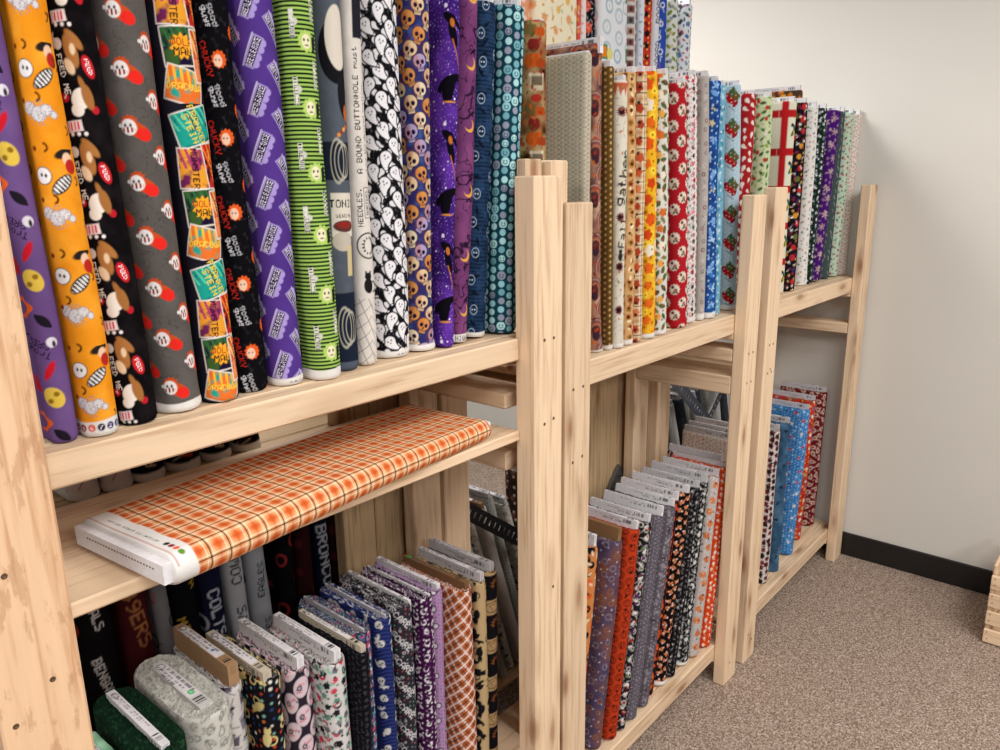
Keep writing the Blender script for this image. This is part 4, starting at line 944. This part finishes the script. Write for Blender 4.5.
def bolt(p, x, y, t, lean, z, label, group, L=.20, h=.60, e=.002, D1=.085, D2=None, selv=0, sk=None, cap='plain', card='white', style=None,
         prot=.02, cx=0., cth=.0115, yaw=0, seed=None, flare=0, vf=0, pitch=0, cL=.188, rough=1.):
    seed = seed if seed is not None else int(abs(x)*997+abs(y)*131) % 97
    # pivot about the lower edge so a leaning bolt still stands on its shelf
    lx = math.radians(lean); zc = abs(math.sin(lx))*t/2
    o = empty('fabric_bolt', (x, y+L/2, z+zc), (math.radians(pitch), lx, math.radians(yaw)))
    tag(o, label, 'fabric bolt', group)
    if D2 is None: D2 = math.pi*t/4+.012
    me = fabric_mesh(p, t, L, .001+vf, h-prot, e, D1, D2, seed, selv, sk, cap, rough, flare)
    link('fabric', me, None, o)
    cm = card_mesh(cL, cth, h-prot-.02, h, CARD[card], seed, style or ('label' if card in ('label', 'white') else card))
    cm.transform(Matrix.Translation((cx, 0, 0))); link('cardboard_core', cm, None, o)
    return o

# ---- left unit, upper shelf
g = 'novelty print fabric bolts on the left unit upper shelf'
z = 1.3141
UP = [
 ('purple', 0.3107, 0.9409, 0.0314, -1.08, 'purple bolt with black lettering and orange ribbon, beside the tall left post', dict(D1=.03)),
 ('orange', 0.3502, 0.9284, 0.0429, -1.21, 'bright orange bolt with white ghost shapes and numbered dots on its white hem', dict(selv=.020, sk='dots')),
 ('feedme', 0.4019, 0.9409, 0.0502, -1.62, 'black bolt printed FEED ME with brown and white shapes and red badges', {}),
 ('clown', 0.4644, 0.9503, 0.0606, -1.70, 'charcoal crackle bolt with red, orange and white faces', dict(selv=.013, flare=.002)),
 ('poster', 0.5251, 0.9514, 0.0565, -1.50, 'multicoloured bolt of overlapping monster poster panels', {}),
 ('chucky', 0.5813, 0.9681, 0.0523, -0.90, 'black bolt with red CHUCKY lettering and orange hair shapes', {}),
 ('bjpurple', 0.6367, 0.9555, 0.0554, -0.60, 'purple bolt with slanted BEETLEJUICE signs', dict(selv=.012, sk='text')),
 ('bjgreen', 0.6931, 0.9388, 0.0544, -0.60, 'lime and black striped bolt with pale green faces', dict(selv=.016)),
 ('navygrey', 0.7479, 0.9629, 0.0523, 0.77, 'grey and navy blocked bolt with a pale bottle picture', {}),
 ('textprint', 0.7938, 0.967, 0.0366, 0.73, 'off-white bolt with black lettering about a bound buttonhole', {}),
 ('ghosts', 0.8648, 0.9723, 0.0749, 0.70, 'black bolt covered with white ghosts', dict(selv=.012, sk='text')),
 ('skulls', 0.9293, 0.9744, 0.0522, 1.90, 'blue bolt covered with cream and orange skulls', dict(selv=.012, flare=.004)),
 ('galaxy', 0.9724, 0.9587, 0.0317, 3.60, 'violet starry bolt with black witch silhouettes', {}),
 ('plum', 1.0133, 0.967, 0.0460, 4.90, 'plum bolt with bare black branches and gold moons', dict(selv=.016, sk='NIGHT')),
 ('bats', 1.0712, 0.9744, 0.0565, 4.62, 'dark blue bolt with thin black horizontal lines', dict(selv=.010)),
 ('teal', 1.1415, 0.9566, 0.0585, 3.48, 'dark teal bolt with strings of pale blue beads, against the tall post', {}),
]
for p, x, y, t, lean, lb, k in UP:
    k.setdefault('D1', .075); k.setdefault('h', .627); bolt(p, x, y, t, lean, z, lb, g, e=.0012, **k)

# ---- middle unit, upper shelf
g = 'autumn and winter print fabric bolts on the middle unit upper shelf'
z = 1.2273
MID = [
 ('truckp', 1.3511, 1.0298, 0.0600, -0.76, 'bolt of rust pumpkins and a cream truck, rising behind the tall post', dict(h=0.705, prot=.004, D1=.07)),
 ('beige', 1.3958, 0.9461, 0.0273, -0.62, 'plain beige bolt with tiny brown rings behind the second pine post', dict(D1=.16, prot=.004, h=0.640)),
 ('turkeys', 1.4425, 0.944, 0.0370, -1.96, 'brown bolt with big turkey feather fans', dict(L=.18, flare=.004, selv=.006, h=0.669, D1=.12)),
 ('brndots', 1.4744, 0.9336, 0.0245, -1.46, 'narrow brown bolt with small tan dots', dict(selv=.012, h=0.627)),
 ('gather', 1.5085, 0.9252, 0.0376, -1.21, 'cream bolt lettered gather and Fall with a bunting', dict(h=0.601, selv=.012)),
 ('cream', 1.5512, 0.9252, 0.0397, -1.52, 'tan bolt crowded with small brown-eyed sunflowers', dict(h=0.622, selv=.014)),
 ('plaid_flower', 1.5941, 0.9252, 0.0408, -1.68, 'beige plaid bolt with rust flowers', dict(h=0.627)),
 ('yellow', 1.6531, 0.9252, 0.0544, -2.70, 'bright yellow bolt with orange pumpkins', dict(h=0.632, selv=.013)),
 ('whitegr', 1.7114, 0.9252, 0.0542, -2.99, 'white bolt with green foliage and orange pumpkins', dict(h=0.632, selv=.013)),
 ('autumn', 1.7520, 0.9775, 0.0249, -2.99, 'dark slim bolt with amber leaves, mostly hidden beside the crimson one', dict(h=0.523)),
 ('redsanta', 1.8314, 0.9305, 0.0627, -5.20, 'crimson bolt with cream wreath shapes', dict(h=0.622)),
 ('icons', 1.9098, 0.9461, 0.0690, -4.44, 'white bolt with tiny red, black and green Christmas icons', dict(h=0.648, selv=.012)),
 ('greyorn', 1.9626, 0.942, 0.0345, -3.66, 'warm grey bolt with faint ornaments', dict(h=0.653, selv=.02)),
 ('bluestar', 2.0110, 0.9346, 0.0512, -4.10, 'strong blue bolt with stars and leaves', dict(h=0.643, selv=.018, sk='text')),
 ('ltblue', 2.0665, 0.9472, 0.0512, -3.40, 'narrow pale turquoise bolt', dict(h=0.638)),
 ('cardinal', 2.1867, 0.9503, 0.0648, -5.20, 'pale blue bolt with red birds on brown leaves', dict(h=0.648, selv=.015, D1=.13)),
 ('deer', 2.2867, 0.9723, 0.0585, 0.00, 'red bolt with white figures, behind the pair of posts', dict(h=0.638)),
]
for p, x, y, t, lean, lb, k in MID:
    k.setdefault('prot', .012); k.setdefault('h', .627); bolt(p, x, y, t, lean, z, lb, g, e=.0021, **k)

# ---- right unit, upper shelf
g = 'winter print fabric bolts on the right unit upper shelf'
RT = [
 ('greenx', 2.4489, 0.9775, 0.0606, -2.00, 'pale green holly bolt rising behind the pair of posts', {}),
 ('patch', 2.6193, 0.9723, 0.0648, -0.80, 'cream bolt with broad red bands and holly', dict(D1=.18)),
 ('blackorn', 2.6918, 0.9597, 0.0627, -0.76, 'black bolt with bright round ornaments', dict(D1=.12)),
 ('autumn', 2.7685, 1.0036, 0.0585, -2.24, 'tall bolt whose orange and black top shows over its neighbours', dict(h=0.690)),
 ('whitexm', 2.8642, 0.9785, 0.0600, -2.60, 'white bolt with faint sprigs', {}),
 ('snow', 2.9237, 0.9785, 0.0569, 1.00, 'black and green bolt with grey snowflakes', {}),
 ('purplesn', 2.9916, 0.9744, 0.0606, 7.50, 'royal purple bolt with mauve snowflakes', dict(D1=.16)),
 ('greygr', 3.1130, 0.9806, 0.0606, 2.60, 'grey-green bolt with small white strokes', dict(D1=.16)),
 ('mint', 3.2050, 0.9765, 0.0627, 2.91, 'mint bolt with red and green ornaments', dict(D1=.16)),
 ('pinkx', 3.2871, 0.9681, 0.0627, 1.09, 'white bolt with tiny pink and red canes, beside the end post', dict(D1=.16)),
]
for p, x, y, t, lean, lb, k in RT:
    k.setdefault('prot', .016); k.setdefault('h', 0.643); k.setdefault('D1', .10); bolt(p, x, y, t, lean, z, lb, g, e=.0028, **k)

# ---- orange plaid bolt lying on the middle board of the left unit
o = empty('fabric_bolt', (0.350, 0.955, 1.1269+.0235), (0, 0, 0)); tag(o, 'orange plaid bolt lying flat on the board under the upper shelf', 'fabric bolt')
o.rotation_euler = (Matrix.Rotation(math.radians(6.2), 3, 'Z') @ Matrix.Rotation(math.pi/2, 3, 'Y')).to_euler()
fm = fabric_mesh('plaid_lying', .046, .227, .012, .672, .0013, .275, .05, 12, .030, None, 'rich', .7)
me = fm; ca = me.color_attributes['print']
nv = len(me.vertices); co = np.zeros(nv*3, np.float32); me.vertices.foreach_get('co', co); co = co.reshape(-1, 3)
cc = np.zeros(nv*4, np.float32); ca.data.foreach_get('color', cc); cc = cc.reshape(-1, 4)
# maker's line of small type and four colour dots on the white hem (the side that lies on top)
k = Cv(-co[:, 1].astype(float), co[:, 2].astype(float), .0014); k.C = cc[:, :3].astype(float); up = co[:, 0] < -.008
d = np.where(up, 0, 1)
k.put(text(k.U+.005, k.V-.027, 'cotton plaid collection', .006)+d, '4A4648')
for q, colr in enumerate(('24201E', '8A1E22', 'E0603A', '5A8A2A')): k.put(ell(k.U-.068-.0105*q, k.V-.0285, .0044, .004)+d, colr)
k.put(np.where(up, np.abs(k.V-.0165)-.0008, 1), 'B07A6E')
cc[:, :3] = k.C; ca.data.foreach_set('color', cc.ravel()); link('fabric', me, None, o)
cm = card_mesh(.205, .026, .0, .682, CARD['white'], 4, 'blank'); cm.transform(Matrix.Translation((0, 0, 0))); co_ = link('cardboard_core', cm, None, o)
pf = MB()
for q in range(24):
    yy = -.083+q*.0066; pf.box(-.0010, .0010, yy, yy+.0030, -.0004, .0004, .0002)
pb = pf.build('perforation', M_SCREW, co_); pb.location = (-.004, 0, -.0002)

# ---- left unit, lower shelf (seen from above)
g = 'fabric bolts standing on the left unit lower shelf'
z = 0.1839
LOW = [
 ('mintcoral', 0.3295, 0.9608, 0.0470, 0.00, 'mint green bolt at the far left of the lower shelf', dict(card='grey', prot=.004, h=0.612)),
 ('greencamo', 0.3961, 0.9921, 0.0732, 0.00, 'dark green bolt with a long white core on top', dict(card='white', cth=.0135, cap='dark', prot=.006, h=0.627, L=.215)),
 ('doodle', 0.4800, 1.012, 0.0815, 0.00, 'thick pale grey bolt with doodle print and a green dot on its label', dict(card='wide', cth=.022, style='wide', cap='dark', prot=.002, h=0.627, cL=.17, e=.0018, D1=.16, L=.225)),
 ('greyjacket', 0.5513, 1.0758, 0.0418, 0.00, 'grey picture bolt with an open brown cardboard core', dict(card='brownlabel', style='brownlabel', cth=.019, cap='rich', prot=.040, h=0.643)),
 ('blackfloral', 0.5975, 1.035, 0.0460, 0.00, 'black bolt with yellow cats and small coloured dots', dict(card='cream', style='label', cth=.016, cx=-.008, cap='rich', prot=.016)),
 ('owls', 0.6499, 1.0266, 0.0523, 0.00, 'charcoal bolt with pink ovals lettered Boo', dict(card='label', cth=.014, cap='rich', prot=.022)),
 ('wskull', 0.7036, 0.9932, 0.0502, 0.00, 'white bolt with pink, mint and black motifs', dict(card='label', cth=.0145, cap='rich', prot=.022)),
 ('blackfine', 0.7416, 0.9681, 0.0230, 0.00, 'thin black bolt with fine grey outlines', dict(card='cream', style='label', cth=.0105, cap='dark', prot=.014)),
 ('tealfloral', 0.7904, 1.0277, 0.0544, 0.00, 'slate blue bolt with teal and pink flowers', dict(card='grey', cth=.004, cap='rich', prot=.006, h=0.612)),
 ('navynight', 0.8419, 1.0245, 0.0397, 0.00, 'navy striped bolt with white skulls', dict(card='grey', cth=.004, cap='rich', prot=.005, h=0.619)),
 ('scare', 0.8869, 1.0172, 0.0439, 0.00, 'charcoal bolt lettered SCARE', dict(card='label', cth=.006, cap='rich', prot=.006, cx=.012)),
 ('moons', 0.9333, 1.0036, 0.0418, 0.00, 'deep purple bolt with white crescent moons', dict(card='label', cth=.004, cap='rich', prot=.004, cx=.006)),
 ('lilac', 0.9763, 1.0183, 0.0355, 0.00, 'lilac bolt with small dots and faces', dict(card='label', cth=.010, cap='rich', prot=.012, cx=.003)),
 ('plaid_low', 1.0229, 0.9785, 0.0523, 0.00, 'orange and brown diagonal plaid bolt standing upright', dict(card='greendot', style='greendot', cth=.012, cap='rich', prot=.016, D1=.10)),
 ('tancats', 1.0709, 0.9806, 0.0355, 0.00, 'tan bolt with big black cats', dict(card='grey', style='label', cth=.012, cap='rich', prot=.020)),
 ('suns', 1.1165, 0.9932, 0.0397, 0.00, 'black bolt with brown suns and tan bands, beside the tall post', dict(card='grey', style='label', cth=.014, cap='rich', prot=.020)),
]
for p, x, y, t, lean, lb, k in LOW:
    k.setdefault('h', 0.627); k.setdefault('e', .0018); bolt(p, x, y, t, lean, z, lb, g, **k)

# ---- middle unit, lower shelf
g = 'fabric bolts standing on the middle unit lower shelf'
z = 0.1369
LM = [
 ('hallow', 1.4064, 0.967, 0.0523, 7.00, 'peach and black bolt half hidden by the second post', dict(card='white', prot=.03)),
 ('purpmix', 1.4697, 0.9409, 0.0599, 8.00, 'dusty purple and rust bolt', dict(card='brown', style='blank', cth=.016, prot=.035)),
 ('orangepump', 1.5275, 0.9294, 0.0524, 8.80, 'burnt orange pumpkin outline bolt', dict(card='white')),
 ('multi', 1.5735, 0.9294, 0.0364, 10.50, 'black and white jumble print bolt with red bits', dict(card='white')),
 ('greybat', 1.6287, 0.9294, 0.0565, 12.00, 'plain grey-purple bolt with fine flecks', dict(card='white', prot=.028)),
 ('greybat2', 1.6977, 0.9294, 0.0502, 11.40, 'grey bolt with soft bat shapes', dict(card='white', prot=.022)),
 ('orangeblk', 1.7508, 0.9461, 0.0439, 11.70, 'orange and black leaf bolt, slim beside the candy one', dict(card='white', prot=.026)),
 ('candy', 1.8171, 0.9409, 0.0623, 10.63, 'black bolt scattered with candy corn', dict(card='white', selv=.014, flare=.003)),
 ('blackmot', 1.8717, 0.9367, 0.0425, 10.60, 'black bolt with small grey motifs', dict(card='grey', style='label')),
 ('bwghoul', 1.9481, 0.9367, 0.0643, 8.54, 'black bolt with white ghoulish shapes', dict(card='grey', style='label', prot=.026, selv=.012)),
 ('greypump', 2.0100, 0.9294, 0.0560, 8.53, 'pale grey bolt with peach pumpkins', dict(card='grey', style='label')),
 ('orangegh', 2.0854, 0.9252, 0.0627, 7.11, 'vivid orange bolt with small white ghosts', dict(card='grey', prot=.012)),
 ('darkfl', 2.1669, 0.9723, 0.0523, 4.89, 'maroon bolt in the shade beside the third post', dict(card='grey')),
]
for p, x, y, t, lean, lb, k in LM:
    k.setdefault('h', 0.612); k.setdefault('cap', 'rich'); k.setdefault('prot', .022); bolt(p, x, y, t, lean, z, lb, g, e=.0023, **k)

# ---- right unit, lower shelf
g = 'fabric bolts standing on the right unit lower shelf'
z = .1421
LR = [
 ('pinkx', 2.4045, 1.0193, 0.0418, 1.00, 'pale pinkish bolt set back behind the fourth post, first on its shelf', {}),
 ('cream', 2.5143, 1.035, 0.0470, 1.60, 'tan flowered bolt in the shade just right of the fourth post', {}),
 ('wskull', 2.4568, 1.0298, 0.0470, 1.00, 'pale print bolt peeping beside the fourth post', {}),
 ('darkfl', 2.5934, 0.9409, 0.0523, 2.00, 'white bolt with dark maroon roses', {}),
 ('denim', 2.7097, 0.944, 0.0627, 1.00, 'denim blue bolt with a rumpled front', dict(D1=.16, rough=4)),
 ('bluexm', 2.8750, 0.9493, 0.0648, 6.00, 'sky blue bolt with stars and red blooms', dict(D1=.17)),
 ('redxm', 3.0298, 0.9744, 0.0648, 5.00, 'bright red bolt with pale flowers', dict(D1=.15)),
 ('paisley', 3.2055, 0.9806, 0.0690, 3.10, 'dark red paisley bolt, last before the end post', dict(D1=.18)),
]
for p, x, y, t, lean, lb, k in LR:
    k.setdefault('cap', 'rich'); bolt(p, x, y, t, lean, z, lb, g, e=.003, card='grey', style='label', h=.615, prot=.02, **k)

# ---- rear rows
g = 'black sports print bolts behind the left unit lower shelf'
z = .2005
RA = [
 ('steel', 0.391, 0.045, -2, 'black bolt with dull gold lettering in the shade by the tall left post'),
 ('bengals', 0.462, 0.078, -2, 'black bolt with red-orange ring and grey lettering'),
 ('niners', 0.535, 0.058, -2, 'dark red bolt with tan vertical lettering'),
 ('greylogo', 0.585, 0.036, -2, 'grey bolt with ringed emblem, slim'),
 ('saints', 0.634, 0.056, -2, 'black bolt with gold script and cream drop shape'),
 ('colts', 0.688, 0.048, -2, 'navy bolt with grey horseshoe ring'),
 ('cowboys', 0.738, 0.044, -2, 'pale grey bolt lettered COWBOYS'),
 ('eagles', 0.792, 0.048, -2, 'pale bolt with black ovals'),
 ('blackred', 0.842, 0.040, 0, 'black bolt with a red ring'),
 ('darkred', 0.888, 0.044, 0, 'very dark red bolt left of the BRONCOS one'),
 ('broncos', 0.936, 0.042, 0, 'navy bolt lettered BRONCOS'),
 ('darkred', 0.984, 0.044, 0, 'very dark red bolt right of the BRONCOS one'),
]
for i, (p, x, t, lean, lb) in enumerate(RA):
    bolt(p, x, 1.345, t, lean, z, lb, g, h=.80, e=.0026, D1=.05, seed=i+3)
g = 'racing print bolts behind the left unit, just under its upper shelf'
for i, (p, x, t, lb) in enumerate([('baseball', 0.447, .05, 'white stitched bolt with red lines, leftmost under the upper shelf'), ('baseball', 0.502, .05, 'white bolt with red lines, second under the upper shelf'),
        ('race', 0.559, .055, 'black racing bolt with tan lettering and white hem'), ('nascar', 0.626, .06, 'black bolt with red NASCAR lettering and white hem'), ('race', 0.692, .055, 'black bolt with tan lettering, right of the red lettered one'), ('race2', 0.758, .055, 'black bolt with red strokes, last of the racing prints')]):
    bolt(p, x, 1.304, t, 0, 1.0985, lb, g, h=.36, e=.0026, D1=.05, selv=.016, flare=.004, seed=i+31)
g = 'pale bright fabric bolts of the rear unit above the middle unit'
z = 1.5205
RU = [('roran', 1.673, 1.722, 0, 'soft orange bolt, first of the bright rear row'), ('rfloral', 1.724, 1.926, 1, 'broad pale yellow floral bolt showing its flat side'), ('rred', 1.927, 1.944, 0, 'coral red slim bolt beside the broad yellow floral'),
 ('rslim', 1.945, 1.974, 0, 'pale pinkish slim bolt left of the black one'), ('rblack', 1.975, 2.032, 0, 'black bolt with coral discs in the bright rear row'), ('rorn', 2.034, 2.197, 1, 'broad white bolt with grey bauble circles and an orange parcel'),
 ('rphoto', 2.199, 2.269, 0, 'bolt of small photo squares in the bright rear row'), ('rwb', 2.270, 2.30, 0, 'slim blue-white bolt left of the red one'), ('rred2', 2.301, 2.356, 0, 'red and black flowered bolt in the bright rear row'),
 ('rboard', 2.357, 2.396, 0, 'white bolt lettered BOARD'), ('rblue', 2.397, 2.449, 0, 'royal blue bolt with white loops'), ('rplant', 2.45, 2.558, 2, 'white bolt with potted plants'), ('rwb2', 2.56, 2.64, 2, 'white and blue bolt, last of the bright rear row')]
for i, (p, xa, xb, side, lb) in enumerate(RU):
    if side == 1: bolt(p, (xa+xb)/2, 1.355-(xb-xa)/2+.02, .05, 0, z, lb, g, L=xb-xa, cL=xb-xa-.02, h=.70, e=.0026, D1=.3, seed=i+51, yaw=90)
    else: bolt(p, (xa+xb)/2, 1.355, min(xb-xa, .062 if side == 0 else .08), 0, z, lb, g, h=.70, e=.0026, D1=.11, seed=i+51)
g = 'bolts in the rear row behind the middle unit lower shelf'
NTH = ['first', 'second', 'third', 'fourth', 'fifth', 'sixth', 'seventh', 'eighth', 'ninth', 'tenth', 'eleventh']
for i in range(7):
    x = 1.47+i*.047
    bolt(['cardstock', 'plainwhite', 'palefine'][i % 3], x, 1.345+.012*(i % 2), .032, -17, .1205, '%s pale bolt from the left of those slanting behind the black slotted strip' % NTH[i], g, h=.62+.015*(i % 3), e=.003, D1=.05,
         card='brown' if i == 4 else 'grey', style='label', cap='rich', seed=i+71)
for i in range(3):
    bolt('darkplain', 1.83+i*.058, 1.345, .05, -2, .1205, '%s dark bolt from the left in the gap under the middle unit side rail' % NTH[i], g, h=.60, e=.003, D1=.05, card='grey', style='label', cap='rich', seed=i+78)
g = 'bolts in the rear row beside the end wall'
for i in range(11):
    lean = -20 if i < 9 else -18
    x = (2.66+i*.056) if i < 9 else (3.19+(i-9)*.052)
    bolt(['plainwhite', 'darkgrey', 'palefine'][i % 3], x, 1.345+.012*(i % 2), .034, lean, .1205, '%s bolt from the left in the rear row seen past the third post' % NTH[i],
         g, h=(.655 if i < 2 else .70)+.012*(i % 3), e=.003, D1=.05, card='grey', style='label', cap='rich', seed=i+81)
